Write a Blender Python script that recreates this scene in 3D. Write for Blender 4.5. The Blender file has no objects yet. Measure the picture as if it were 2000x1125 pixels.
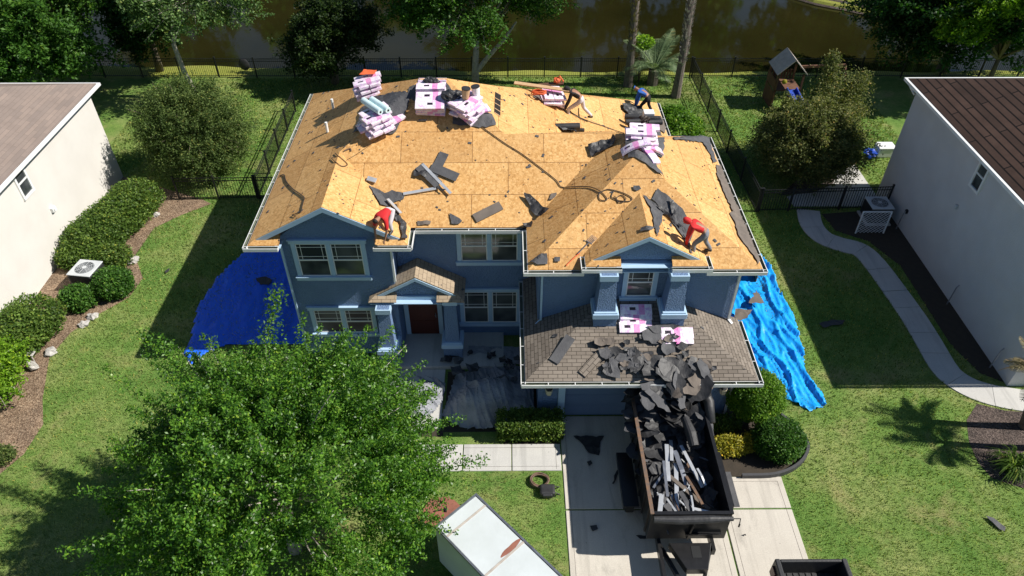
import bpy, bmesh, math, random
import numpy as np
from mathutils import Vector, Matrix, noise
from mathutils.bvhtree import BVHTree
R_ = math.radians
sc = bpy.context.scene
col = sc.collection
rnd = random.Random(7)
nr = np.random.default_rng(11)

# ------------------------------------------------------------------ camera
CH, CT, CF, CY = 19.6, R_(41.2), 1420.0, R_(0.35)
cd = bpy.data.cameras.new('camera')
cd.sensor_width = 36; cd.lens = CF / 2000 * 36; cd.clip_end = 500; cd.clip_start = .5
cam = bpy.data.objects.new('camera', cd); col.objects.link(cam)
cam.location = (0, 0, CH); cam.rotation_euler = (math.pi / 2 - CT, 0, -CY)
sc.camera = cam
# ------------------------------------------------------------------ light
SUN_D = Vector((math.cos(R_(45)), -0.05, math.sin(R_(45)))).normalized()   # towards the sun
w = bpy.data.worlds.new("World"); sc.world = w; w.use_nodes = True
nt = w.node_tree; bg = nt.nodes['Background']
sky = nt.nodes.new('ShaderNodeTexSky'); sky.sky_type = 'NISHITA'; sky.sun_disc = False
sky.sun_elevation = R_(45); sky.sun_rotation = R_(92); sky.air_density = 1.0; sky.dust_density = .1; sky.ozone_density = 3.0
nt.links.new(sky.outputs[0], bg.inputs[0]); bg.inputs[1].default_value = 0.055
ld = bpy.data.lights.new('sun', 'SUN'); ld.energy = 4.8; ld.angle = R_(0.5); ld.color = (1, .95, .87)
sun = bpy.data.objects.new('sun', ld); col.objects.link(sun)
sun.rotation_euler = SUN_D.to_track_quat('Z', 'Y').to_euler(); sun.location = (20, 0, 30)
sc.view_settings.view_transform = 'Standard'; sc.view_settings.look = 'None'
sc.view_settings.exposure = 0.5; sc.view_settings.gamma = 1.0
sc.cycles.max_bounces = 6; sc.cycles.transparent_max_bounces = 8
sc.cycles.diffuse_bounces = 3; sc.cycles.glossy_bounces = 3

# ------------------------------------------------------------------ survey helpers: where a sight line meets a real surface
_F = Vector((0, math.cos(CT), -math.sin(CT))); _U = Vector((0, math.sin(CT), math.cos(CT))); _R = Vector((1, 0, 0))
_m = Matrix.Rotation(-CY, 3, 'Z'); _F, _U, _R = _m @ _F, _m @ _U, _m @ _R
EYE = Vector((0, 0, CH))
def ray(px, py): return _F + _R * ((px - 1000) / CF) - _U * ((py - 562.5) / CF)
def at(px, py, z=0.0):
    d = ray(px, py); return EYE + d * ((z - CH) / d.z)
def atY(px, py, Y):
    d = ray(px, py); return EYE + d * (Y / d.y)
SURF = []     # (verts) polygons for landing things on roofs
BV = {}
def make_bvh():
    vs, fs = [], []
    for p in SURF:
        b = len(vs); vs += [Vector(q) for q in p]; fs.append(list(range(b, b + len(p))))
    BV['t'] = BVHTree.FromPolygons(vs, fs)
def hit(px, py):
    d = ray(px, py).normalized(); l, n, i, t = BV['t'].ray_cast(EYE, d)
    if l is None:
        return at(px, py, 0), Vector((0, 0, 1))
    if n.z < 0: n = -n
    return l, n
def drop(x, y):
    l, n, i, t = BV['t'].ray_cast(Vector((x, y, 30)), Vector((0, 0, -1)))
    if l is None: return Vector((x, y, 0)), Vector((0, 0, 1))
    if n.z < 0: n = -n
    return l, n

# ------------------------------------------------------------------ materials
MATS = {}
def newmat(name):
    m = bpy.data.materials.new(name); m.use_nodes = True; MATS[name] = m
    t = m.node_tree; return m, t, t.nodes['Principled BSDF'], t.nodes, t.links
def c4(c): return (c[0], c[1], c[2], 1)
def texco(N, L, kind='Object', scale=None):
    tc = N.new('ShaderNodeTexCoord')
    if kind == 'World':
        g = N.new('ShaderNodeNewGeometry'); out = g.outputs['Position']
    else: out = tc.outputs[kind]
    if scale:
        mp = N.new('ShaderNodeMapping'); mp.inputs['Scale'].default_value = scale; L.new(out, mp.inputs[0]); out = mp.outputs[0]
    return out
def noise_n(N, L, co, scale, detail=4, rough=.55, dist=0):
    n = N.new('ShaderNodeTexNoise'); n.inputs['Scale'].default_value = scale; n.inputs['Detail'].default_value = detail
    n.inputs['Roughness'].default_value = rough; n.inputs['Distortion'].default_value = dist
    L.new(co, n.inputs['Vector']); return n
def ramp(N, L, fac, stops, interp='LINEAR'):
    r = N.new('ShaderNodeValToRGB'); r.color_ramp.interpolation = interp
    e = r.color_ramp.elements
    while len(e) < len(stops): e.new(.5)
    for i, (p, c) in enumerate(stops):
        e[i].position = p; e[i].color = c4(c) if hasattr(c, '__len__') else (c, c, c, 1)
    L.new(fac, r.inputs[0]); return r.outputs[0]
def mixc(N, L, a, b, fac, mode='MIX'):
    m = N.new('ShaderNodeMix'); m.data_type = 'RGBA'; m.blend_type = mode
    for s, v in ((m.inputs[6], a), (m.inputs[7], b), (m.inputs[0], fac)):
        if hasattr(v, 'links') or isinstance(v, bpy.types.NodeSocket): L.new(v, s)
        else: s.default_value = c4(v) if hasattr(v, '__len__') else v
    return m.outputs[2]
def bump(N, L, P, h, strength=.3, dist=.02):
    b = N.new('ShaderNodeBump'); b.inputs['Strength'].default_value = strength; b.inputs['Distance'].default_value = dist
    L.new(h, b.inputs['Height']); L.new(b.outputs[0], P.inputs['Normal']); return b
def simple(name, c, c2=None, scale=6, rough=.7, bs=0, bscale=40, metal=0, spec=.5, kind='World', detail=4, bd=.02):
    m, t, P, N, L = newmat(name)
    P.inputs['Roughness'].default_value = rough; P.inputs['Metallic'].default_value = metal
    P.inputs['Specular IOR Level'].default_value = spec
    co = texco(N, L, kind)
    if c2 is None: c2 = tuple(x * .8 for x in c)
    n = noise_n(N, L, co, scale, detail)
    L.new(ramp(N, L, n.outputs[0], [(.3, c), (.7, c2)]), P.inputs['Base Color'])
    if bs:
        b = noise_n(N, L, co, bscale, 3); bump(N, L, P, b.outputs[0], bs, bd)
    return m
def osb():
    m, t, P, N, L = newmat('osb')
    uv = texco(N, L, 'UV'); P.inputs['Roughness'].default_value = .75; P.inputs['Specular IOR Level'].default_value = .25
    vo = N.new('ShaderNodeTexVoronoi'); vo.inputs['Scale'].default_value = 15; vo.distance = 'CHEBYCHEV'; L.new(uv, vo.inputs['Vector'])
    chip = ramp(N, L, vo.outputs['Color'], [(0, (.52, .27, .085)), (.5, (.69, .40, .15)), (1, (.82, .53, .235))])
    chipb = noise_n(N, L, uv, 22, 4, .7).outputs[0]; big = noise_n(N, L, uv, .55, 3)
    chip = mixc(N, L, chip, (.70, .44, .19), ramp(N, L, big.outputs[0], [(.4, 0.0), (.7, .55)]))
    st = noise_n(N, L, texco(N, L, 'UV', (1, .45, 1)), 5, 5, .75, .6); chip = mixc(N, L, chip, (.38, .19, .06), ramp(N, L, st.outputs[0], [(.54, 0.0), (.70, .55)]))
    mid = noise_n(N, L, uv, 9, 6, .75)
    chip = mixc(N, L, chip, ramp(N, L, mid.outputs[0], [(.36, (.72, .68, .62)), (.5, (1, 1, 1))]), .6, 'MULTIPLY')
    br = N.new('ShaderNodeTexBrick'); L.new(uv, br.inputs['Vector'])
    br.inputs['Scale'].default_value = 1; br.inputs['Brick Width'].default_value = 2.44; br.inputs['Row Height'].default_value = 1.22
    br.inputs['Mortar Size'].default_value = .011; br.inputs['Mortar Smooth'].default_value = .0
    br.inputs['Color1'].default_value = (1, 1, 1, 1); br.inputs['Color2'].default_value = (.76, .70, .64, 1); br.inputs['Mortar'].default_value = (.22, .15, .1, 1)
    c = mixc(N, L, chip, br.outputs['Color'], .8, 'MULTIPLY')
    # nail rows: tiny dark specks
    v2 = N.new('ShaderNodeTexVoronoi'); v2.inputs['Scale'].default_value = 3.3; L.new(uv, v2.inputs['Vector'])
    c = mixc(N, L, (.16, .1, .06), c, ramp(N, L, v2.outputs['Distance'], [(.035, 0.0), (.06, 1.0)]))
    dn = noise_n(N, L, uv, 2.3, 5, .7)
    c = mixc(N, L, c, (.36, .21, .09), ramp(N, L, dn.outputs[0], [(.56, 0.0), (.75, .5)]))
    L.new(c, P.inputs['Base Color']); bump(N, L, P, chipb, .7, .02)
    return m
def shingle(name, a, b, joint=(.03, .025, .02), row=.14, bw=.32, line=.012, dirt=.4):
    m, t, P, N, L = newmat(name)
    uv = texco(N, L, 'UV'); P.inputs['Roughness'].default_value = .9; P.inputs['Specular IOR Level'].default_value = .2
    br = N.new('ShaderNodeTexBrick'); L.new(uv, br.inputs['Vector'])
    br.inputs['Scale'].default_value = 1; br.inputs['Brick Width'].default_value = bw; br.inputs['Row Height'].default_value = row
    br.inputs['Mortar Size'].default_value = line; br.inputs['Mortar Smooth'].default_value = .4; br.inputs['Bias'].default_value = 0
    br.inputs['Color1'].default_value = c4(a); br.inputs['Color2'].default_value = c4(b); br.inputs['Mortar'].default_value = c4(joint)
    n = noise_n(N, L, uv, 1.3, 5, .65); g = noise_n(N, L, uv, 60, 2)
    c = mixc(N, L, br.outputs['Color'], ramp(N, L, n.outputs[0], [(.35, (.72, .7, .68)), (.65, (1.1, 1.08, 1.05))]), dirt, 'MULTIPLY')
    c = mixc(N, L, c, ramp(N, L, g.outputs[0], [(.3, (.7, .7, .7)), (.7, (1.2, 1.2, 1.2))]), .5, 'MULTIPLY')
    L.new(c, P.inputs['Base Color']); bump(N, L, P, br.outputs['Fac'], -.6, .012)
    return m
def leafmat(name, dark, light, rough=.5, trans=.35, spec=.22):
    m, t, P, N, L = newmat(name)
    g = N.new('ShaderNodeNewGeometry'); wn = noise_n(N, L, g.outputs['Position'], .9, 2)
    a = ramp(N, L, g.outputs['Random Per Island'], [(0, tuple(x * .75 for x in dark)), (.45, tuple((p_ + q_) / 2 for p_, q_ in zip(dark, light))), (.8, light), (.93, tuple(min(1, x * 1.35) for x in light)), (1, (light[0] * 2.2, light[1] * 1.5, light[2] * 1.3))])
    a = mixc(N, L, a, ramp(N, L, wn.outputs[0], [(.35, (.65, .72, .6)), (.65, (1.15, 1.1, 1))]), .8, 'MULTIPLY')
    L.new(a, P.inputs['Base Color']); P.inputs['Roughness'].default_value = rough; P.inputs['Specular IOR Level'].default_value = spec
    tr = N.new('ShaderNodeBsdfTranslucent'); mx = N.new('ShaderNodeMixShader'); mx.inputs[0].default_value = trans
    br = mixc(N, L, a, (1.3, 1.5, .6), 1.0, 'MULTIPLY'); L.new(br, tr.inputs[0])
    L.new(P.outputs[0], mx.inputs[1]); L.new(tr.outputs[0], mx.inputs[2])
    L.new(mx.outputs[0], t.nodes['Material Output'].inputs[0]); return m
def grassmat():
    m, t, P, N, L = newmat('lawn')
    co = texco(N, L, 'World'); P.inputs['Roughness'].default_value = .85; P.inputs['Specular IOR Level'].default_value = .15
    a = noise_n(N, L, co, .32, 4, .6); b = noise_n(N, L, co, 3.2, 5, .7); f = noise_n(N, L, co, 26, 3, .8)
    c = ramp(N, L, a.outputs[0], [(.32, (.085, .19, .035)), (.5, (.15, .245, .055)), (.66, (.25, .295, .10))])
    c = mixc(N, L, c, ramp(N, L, b.outputs[0], [(.3, (.55, .68, .5)), (.55, (1, 1, 1)), (.75, (1.5, 1.25, 1.2))]), .75, 'MULTIPLY')
    c = mixc(N, L, c, ramp(N, L, f.outputs[0], [(.32, (.35, .42, .3)), (.5, (1, 1, 1)), (.68, (1.8, 1.65, 1.7))]), .8, 'MULTIPLY')
    d = noise_n(N, L, co, .55, 5, .7, .5)      # dry straw patches
    c = mixc(N, L, c, (.36, .30, .14), ramp(N, L, d.outputs[0], [(.53, 0.0), (.70, .6)]))
    sx = N.new('ShaderNodeSeparateXYZ'); L.new(co, sx.inputs[0])
    c = mixc(N, L, c, (.30, .30, .055), ramp(N, L, math_n(N, L, 'MULTIPLY_ADD', sx.outputs[1], .5, -20.9), [(0, 0.0), (.3, .75)]))
    L.new(c, P.inputs['Base Color']); bump(N, L, P, f.outputs[0], .9, .05); return m
def math_n(N, L, op, a, b=None, c=None):
    n = N.new('ShaderNodeMath'); n.operation = op
    for i, v in enumerate((a, b, c)):
        if v is None: continue
        if isinstance(v, bpy.types.NodeSocket): L.new(v, n.inputs[i])
        else: n.inputs[i].default_value = v
    return n.outputs[0]
def wrapmat():
    m, t, P, N, L = newmat('bundle_wrap')
    P.inputs['Roughness'].default_value = .3
    co = texco(N, L, 'Generated'); sx = N.new('ShaderNodeSeparateXYZ'); L.new(co, sx.inputs[0])
    X, Y, Z = sx.outputs
    def band(s, a, b):
        return math_n(N, L, 'MULTIPLY', math_n(N, L, 'GREATER_THAN', s, a), math_n(N, L, 'LESS_THAN', s, b))
    n = noise_n(N, L, texco(N, L, 'World'), 3, 2)
    c = ramp(N, L, n.outputs[0], [(.35, (.80, .74, .80)), (.65, (.86, .80, .84))])
    oi = N.new('ShaderNodeObjectInfo')
    rn = math_n(N, L, 'MULTIPLY', oi.outputs['Random'], .35)
    X = math_n(N, L, 'FRACT', math_n(N, L, 'ADD', X, rn))
    s2 = noise_n(N, L, texco(N, L, 'World'), 7, 4, .7)
    c = mixc(N, L, c, (.62, .30, .66), ramp(N, L, s2.outputs[0], [(.5, 0.0), (.62, .7)]))
    c = mixc(N, L, c, (.70, .14, .46), math_n(N, L, 'MULTIPLY', band(X, .74, .93), ramp(N, L, s2.outputs[0], [(.3, 1.0), (.7, .35)])))
    mk = N.new('ShaderNodeTexBrick'); mk.inputs['Scale'].default_value = 1; mk.inputs['Brick Width'].default_value = .045; mk.inputs['Row Height'].default_value = .16
    mk.inputs['Mortar Size'].default_value = .02; mk.inputs['Color1'].default_value = (1, 1, 1, 1); mk.inputs['Color2'].default_value = (0, 0, 0, 1); mk.inputs['Mortar'].default_value = (0, 0, 0, 1)
    L.new(co, mk.inputs[0])
    c = mixc(N, L, c, (.45, .12, .42), math_n(N, L, 'MULTIPLY', mk.outputs['Color'], math_n(N, L, 'MULTIPLY', band(X, .08, .38), band(Y, .2, .8))))
    c = mixc(N, L, c, (.03, .02, .035), math_n(N, L, 'MULTIPLY', band(X, .45, .64), band(Y, .42, .70)))
    side = band(Z, .08, .8)
    sd = N.new('ShaderNodeTexWave'); sd.bands_direction = 'Z'; sd.inputs['Scale'].default_value = 3; L.new(co, sd.inputs[0])
    edge = math_n(N, L, 'MULTIPLY', side, math_n(N, L, 'MULTIPLY', sd.outputs['Fac'], .4))
    c = mixc(N, L, c, (.26, .12, .42), edge)  # purple layer lines; the tone also puts shade into the side colour
    L.new(c, P.inputs['Base Color'])
    b = noise_n(N, L, texco(N, L, 'World'), 14, 3); bump(N, L, P, b.outputs[0], .35, .03); return m
def concrete(name, a, b):
    m, t, P, N, L = newmat(name)
    co = texco(N, L, 'World'); P.inputs['Roughness'].default_value = .85; P.inputs['Specular IOR Level'].default_value = .3
    n = noise_n(N, L, co, .8, 6, .7); f = noise_n(N, L, co, 30, 2)
    c = ramp(N, L, n.outputs[0], [(.3, a), (.7, b)])
    tr = noise_n(N, L, texco(N, L, 'World', (3.2, .22, 1)), 1.0, 4, .6); c = mixc(N, L, c, tuple(x * .7 for x in a), ramp(N, L, tr.outputs[0], [(.52, 0.0), (.66, .45)]))
    st = noise_n(N, L, texco(N, L, 'World', (1.6, .5, 1)), 1.1, 6, .7, .8); c = mixc(N, L, c, tuple(x * .55 for x in a), ramp(N, L, st.outputs[0], [(.56, 0.0), (.78, .75)]))
    sp = N.new('ShaderNodeTexVoronoi'); sp.inputs['Scale'].default_value = 2.7; L.new(co, sp.inputs['Vector']); c = mixc(N, L, (.08, .075, .07), c, ramp(N, L, sp.outputs['Distance'], [(.02, .1), (.045, 1.0)]))
    c = mixc(N, L, c, ramp(N, L, f.outputs[0], [(.3, (.86, .86, .86)), (.7, (1.08, 1.08, 1.08))]), .7, 'MULTIPLY')
    L.new(c, P.inputs['Base Color']); return m
def mulchmat(name, a, b, c3):
    m, t, P, N, L = newmat(name)
    co = texco(N, L, 'World'); P.inputs['Roughness'].default_value = .9
    vo = N.new('ShaderNodeTexVoronoi'); vo.inputs['Scale'].default_value = 18; L.new(texco(N, L, 'World', (1, 1.8, 1)), vo.inputs['Vector'])
    c = ramp(N, L, vo.outputs['Color'], [(.1, a), (.5, b), (.9, c3)])
    n = noise_n(N, L, co, 1.5, 4); c = mixc(N, L, c, ramp(N, L, n.outputs[0], [(.35, (.6, .6, .6)), (.65, (1.1, 1.1, 1.1))]), .8, 'MULTIPLY')
    L.new(c, P.inputs['Base Color']); bump(N, L, P, vo.outputs['Distance'], .8, .04); return m
def watermat():
    m, t, P, N, L = newmat('pond_water')
    co = texco(N, L, 'World'); n = noise_n(N, L, co, .12, 3)
    L.new(ramp(N, L, n.outputs[0], [(.35, (.012, .0115, .003)), (.65, (.020, .018, .005))]), P.inputs['Base Color'])
    P.inputs['Roughness'].default_value = .06; P.inputs['IOR'].default_value = 1.33
    b = noise_n(N, L, texco(N, L, 'World', (1, .5, 1)), 1.6, 3); bump(N, L, P, b.outputs[0], .12, .05); return m
def tarpmat(name, a, b, rough=.33):
    m, t, P, N, L = newmat(name)
    co = texco(N, L, 'World'); n = noise_n(N, L, co, 2.2, 5, .6)
    L.new(ramp(N, L, n.outputs[0], [(.3, a), (.7, b)]), P.inputs['Base Color']); P.inputs['Roughness'].default_value = rough
    w1 = noise_n(N, L, texco(N, L, 'World', (1, .3, 1)), 3.2, 4, .55, .6); bump(N, L, P, w1.outputs[0], .5, .08); return m
def glassmat():
    m, t, P, N, L = newmat('window_glass')
    co = texco(N, L, 'World'); n = noise_n(N, L, co, 1.1, 2)
    L.new(ramp(N, L, n.outputs[0], [(.4, (.035, .04, .045)), (.65, (.10, .11, .11))]), P.inputs['Base Color'])
    P.inputs['Roughness'].default_value = .07; P.inputs['Specular IOR Level'].default_value = .9; return m
osb(); wrapmat(); grassmat(); watermat(); glassmat()
shingle('old_shingle', (.255, .22, .185), (.185, .158, .132), row=.125, bw=.30, line=.009)
shingle('porch_shingle', (.40, .32, .23), (.34, .27, .19), joint=(.07, .05, .04), row=.15, bw=.3, line=.007)
shingle('taupe_shingle', (.27, .215, .185), (.22, .18, .16), joint=(.19, .155, .135), row=.16, bw=.9, line=.012)
shingle('brown_shingle', (.095, .058, .045), (.06, .038, .03), joint=(.008, .006, .006), row=.27, bw=4.0, line=.035, dirt=.8)
simple('stucco_blue', (.165, .255, .43), (.148, .232, .39), 2, .8, .9, 22, spec=.3, bd=.08)
simple('trim_blue', (.42, .58, .75), (.38, .54, .71), 3, .55)
simple('white_metal', (.80, .81, .80), (.70, .71, .70), 4, .35)
simple('gutter_inside', (.20, .23, .17), (.10, .11, .08), 5, .7)
simple('stucco_white', (.66, .64, .60), (.61, .585, .545), .8, .85, .6, 30, spec=.2)
simple('stucco_greige', (.60, .60, .60), (.54, .54, .545), .9, .85, .7, 30, spec=.2)
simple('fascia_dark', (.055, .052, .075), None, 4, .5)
simple('felt_grey', (.055, .056, .062), (.095, .095, .10), 3, .75, .5, 30)
simple('felt_black', (.022, .022, .024), (.04, .04, .042), 4, .55, .4, 14)
simple('felt_brown', (.17, .14, .115), (.12, .10, .085), 3, .85, .4, 30)
simple('black_paint', (.010, .010, .011), (.016, .016, .017), 6, .35)
simple('black_metal', (.014, .015, .016), None, 6, .5)
simple('black_plastic', (.02, .02, .022), (.035, .035, .037), 5, .5, .2, 30)
simple('rubber', (.015, .015, .015), None, 6, .85)
simple('steel', (.34, .36, .40), (.20, .21, .24), 5, .35, metal=.7)
simple('rust_edge', (.20, .11, .06), (.10, .08, .07), 12, .7)
simple('bare_wood', (.55, .36, .20), (.46, .29, .15), 6, .7, kind='Object')
simple('dark_wood', (.10, .045, .025), (.16, .075, .04), 5, .75)
simple('grey_wood', (.50, .45, .40), (.36, .32, .28), 4, .8)
simple('bark_pale', (.50, .46, .41), (.28, .25, .21), 7, .85, .6, 20)
simple('bark_dark', (.11, .085, .06), (.17, .14, .10), 7, .9, .6, 20)
simple('bark_palm', (.20, .17, .14), (.10, .08, .07), 9, .9, .8, 14)
simple('boot_pale', (.66, .63, .60), (.34, .31, .28), 9, .9)
simple('bark_palm_low', (.30, .26, .22), (.20, .17, .14), 9, .9, .6, 20)
simple('cloth_grey', (.22, .23, .255), (.33, .34, .37), 2.5, .8, .6, 7, bd=.08)
simple('cloth_red', (.62, .018, .020), (.5, .014, .016), 5, .8)
simple('cloth_black', (.012, .012, .014), None, 5, .85)
simple('cloth_blue', (.015, .11, .42), (.01, .08, .35), 5, .75)
simple('cloth_white', (.62, .58, .60), (.5, .47, .5), 6, .8)
simple('cloth_grey_jeans', (.22, .23, .27), (.15, .16, .19), 8, .85)
simple('skin', (.34, .17, .10), (.30, .15, .09), 5, .55)
simple('hair', (.012, .009, .008), None, 5, .7)
simple('white_plastic', (.82, .83, .84), (.76, .77, .78), 3, .35)
simple('trailer_roof', (.60, .645, .66), (.52, .56, .56), 1.2, .35, .2, 6)
simple('trailer_wall', (.50, .56, .60), (.44, .50, .54), 2, .4)
simple('door_red', (.10, .022, .012), (.075, .017, .010), 4, .4)
simple('garage_door_paint', (.12, .19, .32), (.11, .175, .30), 1, .5)
simple('orange_rope', (.75, .14, .04), None, 5, .6)
simple('hose_brown', (.055, .038, .028), None, 5, .5)
simple('blue_plastic', (.01, .06, .42), (.008, .05, .36), 5, .3)
simple('roll_blue', (.50, .68, .72), (.62, .76, .78), 5, .5)
simple('rust_plate', (.30, .115, .075), (.22, .085, .06), 3, .7)
simple('ac_grey', (.55, .57, .58), (.48, .5, .51), 4, .45)
simple('ac_louver', (.08, .09, .10), (.05, .055, .06), 4, .5)
simple('lamp_glow', (.70, .62, .45), None, 4, .3)
simple('pot_clay', (.40, .17, .10), None, 5, .7)
simple('rock', (.50, .48, .45), (.36, .34, .32), 9, .9, .5, 20)
simple('dead_frond', (.36, .30, .22), (.24, .20, .15), 9, .9)
simple('dark_gap', (.012, .008, .006), None, 5, .9)
simple('foil', (.72, .74, .76), None, 5, .3, metal=.5)
simple('soil', (.035, .028, .02), (.05, .038, .026), 5, .95, .6, 30)
simple('edging', (.06, .06, .065), None, 5, .6)
simple('roof_gap', (.02, .02, .02), None, 5, .9)
concrete('concrete', (.50, .46, .40), (.58, .54, .47)); concrete('concrete_walk', (.47, .46, .44), (.55, .54, .51))
mulchmat('mulch_pale', (.12, .075, .045), (.25, .165, .105), (.42, .31, .21))
mulchmat('mulch_dark', (.035, .024, .02), (.085, .06, .05), (.17, .13, .11))
tarpmat('tarp_blue_lit', (.004, .28, .82), (.010, .42, .95), .45); tarpmat('tarp_blue_shaded', (.005, .11, .80), (.008, .15, .88), .6)  # paler blue where sunlit; deeper, more matte where shaded, light put into colour
leafmat('leaf_big', (.03, .115, .012), (.125, .265, .03), .4, .35, .4)
leafmat('leaf_bright', (.06, .16, .012), (.15, .28, .03))
leafmat('leaf_mid', (.028, .09, .013), (.08, .185, .03))
leafmat('leaf_dark', (.016, .036, .010), (.042, .075, .020))
leafmat('leaf_olive', (.05, .09, .022), (.125, .175, .055), .6, .3, .15)
leafmat('leaf_redolive', (.075, .105, .03), (.19, .20, .075), .6, .3, .15)
leafmat('leaf_grey', (.05, .11, .03), (.14, .23, .08))
leafmat('leaf_lime', (.11, .23, .012), (.22, .38, .03))
leafmat('leaf_deep', (.012, .050, .012), (.035, .10, .022))
leafmat('leaf_hedge', (.045, .10, .016), (.14, .22, .045))
leafmat('leaf_yellow', (.20, .20, .02), (.42, .38, .05))
leafmat('frond_grey', (.09, .15, .07), (.20, .27, .15), .5, .2)
leafmat('frond_dry', (.14, .12, .07), (.30, .25, .15), .7, .2)

# ------------------------------------------------------------------ mesh helpers
def root_loc(p):
    v = Vector((0, 0, 0))
    while p is not None: v += p.location; p = p.parent
    return v
def tag(o, label=None, cat=None, group=None, kind=None):
    if label: o['label'] = label
    if cat: o['category'] = cat
    if group: o['group'] = group
    if kind: o['kind'] = kind
    return o
def thing(name, loc, label, cat, group=None, rz=0):
    o = bpy.data.objects.new(name, None); o.empty_display_size = .2; col.objects.link(o)
    o.location = loc; o.rotation_euler = (0, 0, rz); return tag(o, label, cat, group)
class MB:
    def __init__(s): s.v = []; s.f = []; s.uv = []; s.mi = []
    def add(s, vs, fs, mi=0, uvs=None):
        b = len(s.v); s.v += [tuple(v) for v in vs]
        for k, f in enumerate(fs):
            s.f.append([b + i for i in f]); s.mi.append(mi)
            s.uv.append([uvs[i] for i in f] if uvs else [(vs[i][0], vs[i][1]) for i in f])
        return s
    def box(s, x0, x1, y0, y1, z0, z1, mi=0, M=None):
        vs = [Vector((x, y, z)) for x in (x0, x1) for y in (y0, y1) for z in (z0, z1)]
        if M is not None: vs = [M @ v for v in vs]
        return s.add(vs, [(0, 1, 3, 2), (4, 6, 7, 5), (0, 4, 5, 1), (2, 3, 7, 6), (0, 2, 6, 4), (1, 5, 7, 3)], mi)
    def bar(s, a, b, w=.05, h=.05, mi=0, up=(0, 0, 1)):
        a, b = Vector(a), Vector(b); d = (b - a); l = d.length; d.normalize()
        u = Vector(up)
        if abs(d.dot(u)) > .95: u = Vector((1, 0, 0))
        x = d.cross(u).normalized(); z = x.cross(d)
        vs = [p + x * (sx * w / 2) + z * (sz * h / 2) for p in (a, b) for sx, sz in ((-1, -1), (1, -1), (1, 1), (-1, 1))]
        return s.add(vs, [(0, 1, 2, 3), (7, 6, 5, 4), (0, 4, 5, 1), (1, 5, 6, 2), (2, 6, 7, 3), (3, 7, 4, 0)], mi)
    def tube(s, pts, r, n=8, mi=0, cap=True):
        pts = [Vector(p) for p in pts]; m = len(pts)
        rs = r if hasattr(r, '__len__') else [r] * m
        vs, fs = [], []; prev = None
        for i, p in enumerate(pts):
            d = (pts[min(i + 1, m - 1)] - pts[max(i - 1, 0)]).normalized()
            if prev is None:
                u = Vector((0, 0, 1)) if abs(d.z) < .9 else Vector((1, 0, 0)); x = d.cross(u).normalized()
            else: x = (prev - d * prev.dot(d)).normalized()
            prev = x; y = d.cross(x)
            for k in range(n):
                a = 2 * math.pi * k / n; vs.append(p + (x * math.cos(a) + y * math.sin(a)) * rs[i])
        for i in range(m - 1):
            for k in range(n):
                fs.append((i * n + k, i * n + (k + 1) % n, (i + 1) * n + (k + 1) % n, (i + 1) * n + k))
        if cap: fs += [tuple(range(n))[::-1], tuple(range((m - 1) * n, m * n))]
        return s.add(vs, fs, mi)
    def cyl(s, c, r, h, n=20, r2=None, mi=0, axis=(0, 0, 1)):
        c = Vector(c); a = Vector(axis).normalized(); return s.tube([c, c + a * h], [r, r if r2 is None else r2], n, mi)
    def lathe(s, prof, c=(0, 0, 0), n=20, mi=0):
        vs = [Vector((c[0] + r * math.cos(2 * math.pi * k / n), c[1] + r * math.sin(2 * math.pi * k / n), c[2] + z)) for r, z in prof for k in range(n)]
        fs = [(i * n + k, i * n + (k + 1) % n, (i + 1) * n + (k + 1) % n, (i + 1) * n + k) for i in range(len(prof) - 1) for k in range(n)]
        fs += [tuple(range(n))[::-1], tuple(range((len(prof) - 1) * n, len(prof) * n))]
        return s.add(vs, fs, mi)
    def blob(s, c, r, seed=0, amp=.25, n=10, mi=0, freq=1.5):
        c = Vector(c); r = Vector(r) if hasattr(r, '__len__') else Vector((r, r, r)); vs = []
        for i in range(n + 1):
            th = math.pi * i / n
            for k in range(2 * n):
                ph = math.pi * k / n; d = Vector((math.sin(th) * math.cos(ph), math.sin(th) * math.sin(ph), math.cos(th)))
                q = 1 + amp * noise.noise(d * freq + Vector((seed, seed * 1.7, 3)))
                vs.append(c + Vector((d.x * r.x, d.y * r.y, d.z * r.z)) * q)
        m = 2 * n
        return s.add(vs, [(i * m + k, (i + 1) * m + k, (i + 1) * m + (k + 1) % m, i * m + (k + 1) % m) for i in range(n) for k in range(m)], mi)
    def poly(s, vs, udir=None, mi=0, thick=0, surf=False):
        vs = [Vector(v) for v in vs]; n = (vs[1] - vs[0]).cross(vs[2] - vs[0]).normalized()
        if len(vs) > 3 and n.length < .5: n = (vs[2] - vs[1]).cross(vs[3] - vs[1]).normalized()
        if n.z < 0: vs = vs[::-1]; n = -n
        if udir is None:
            u = Vector((0, 0, 1)).cross(n); u = u.normalized() if u.length > .01 else Vector((1, 0, 0))
        else: u = Vector(udir)
        v = n.cross(u); o = vs[0] * 0
        uvs = [((p - o).dot(u), (p - o).dot(v)) for p in vs]
        s.add(vs, [tuple(range(len(vs)))], mi, uvs)
        if thick:
            lo = [p - n * thick for p in vs]; m = len(vs); al = vs + lo
            s.add(al, [tuple(range(2 * m - 1, m - 1, -1))] + [(i, m + i, m + (i + 1) % m, (i + 1) % m) for i in range(m)], mi, uvs + uvs)
        if surf: SURF.append([tuple(p) for p in vs])
        return s
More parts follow.
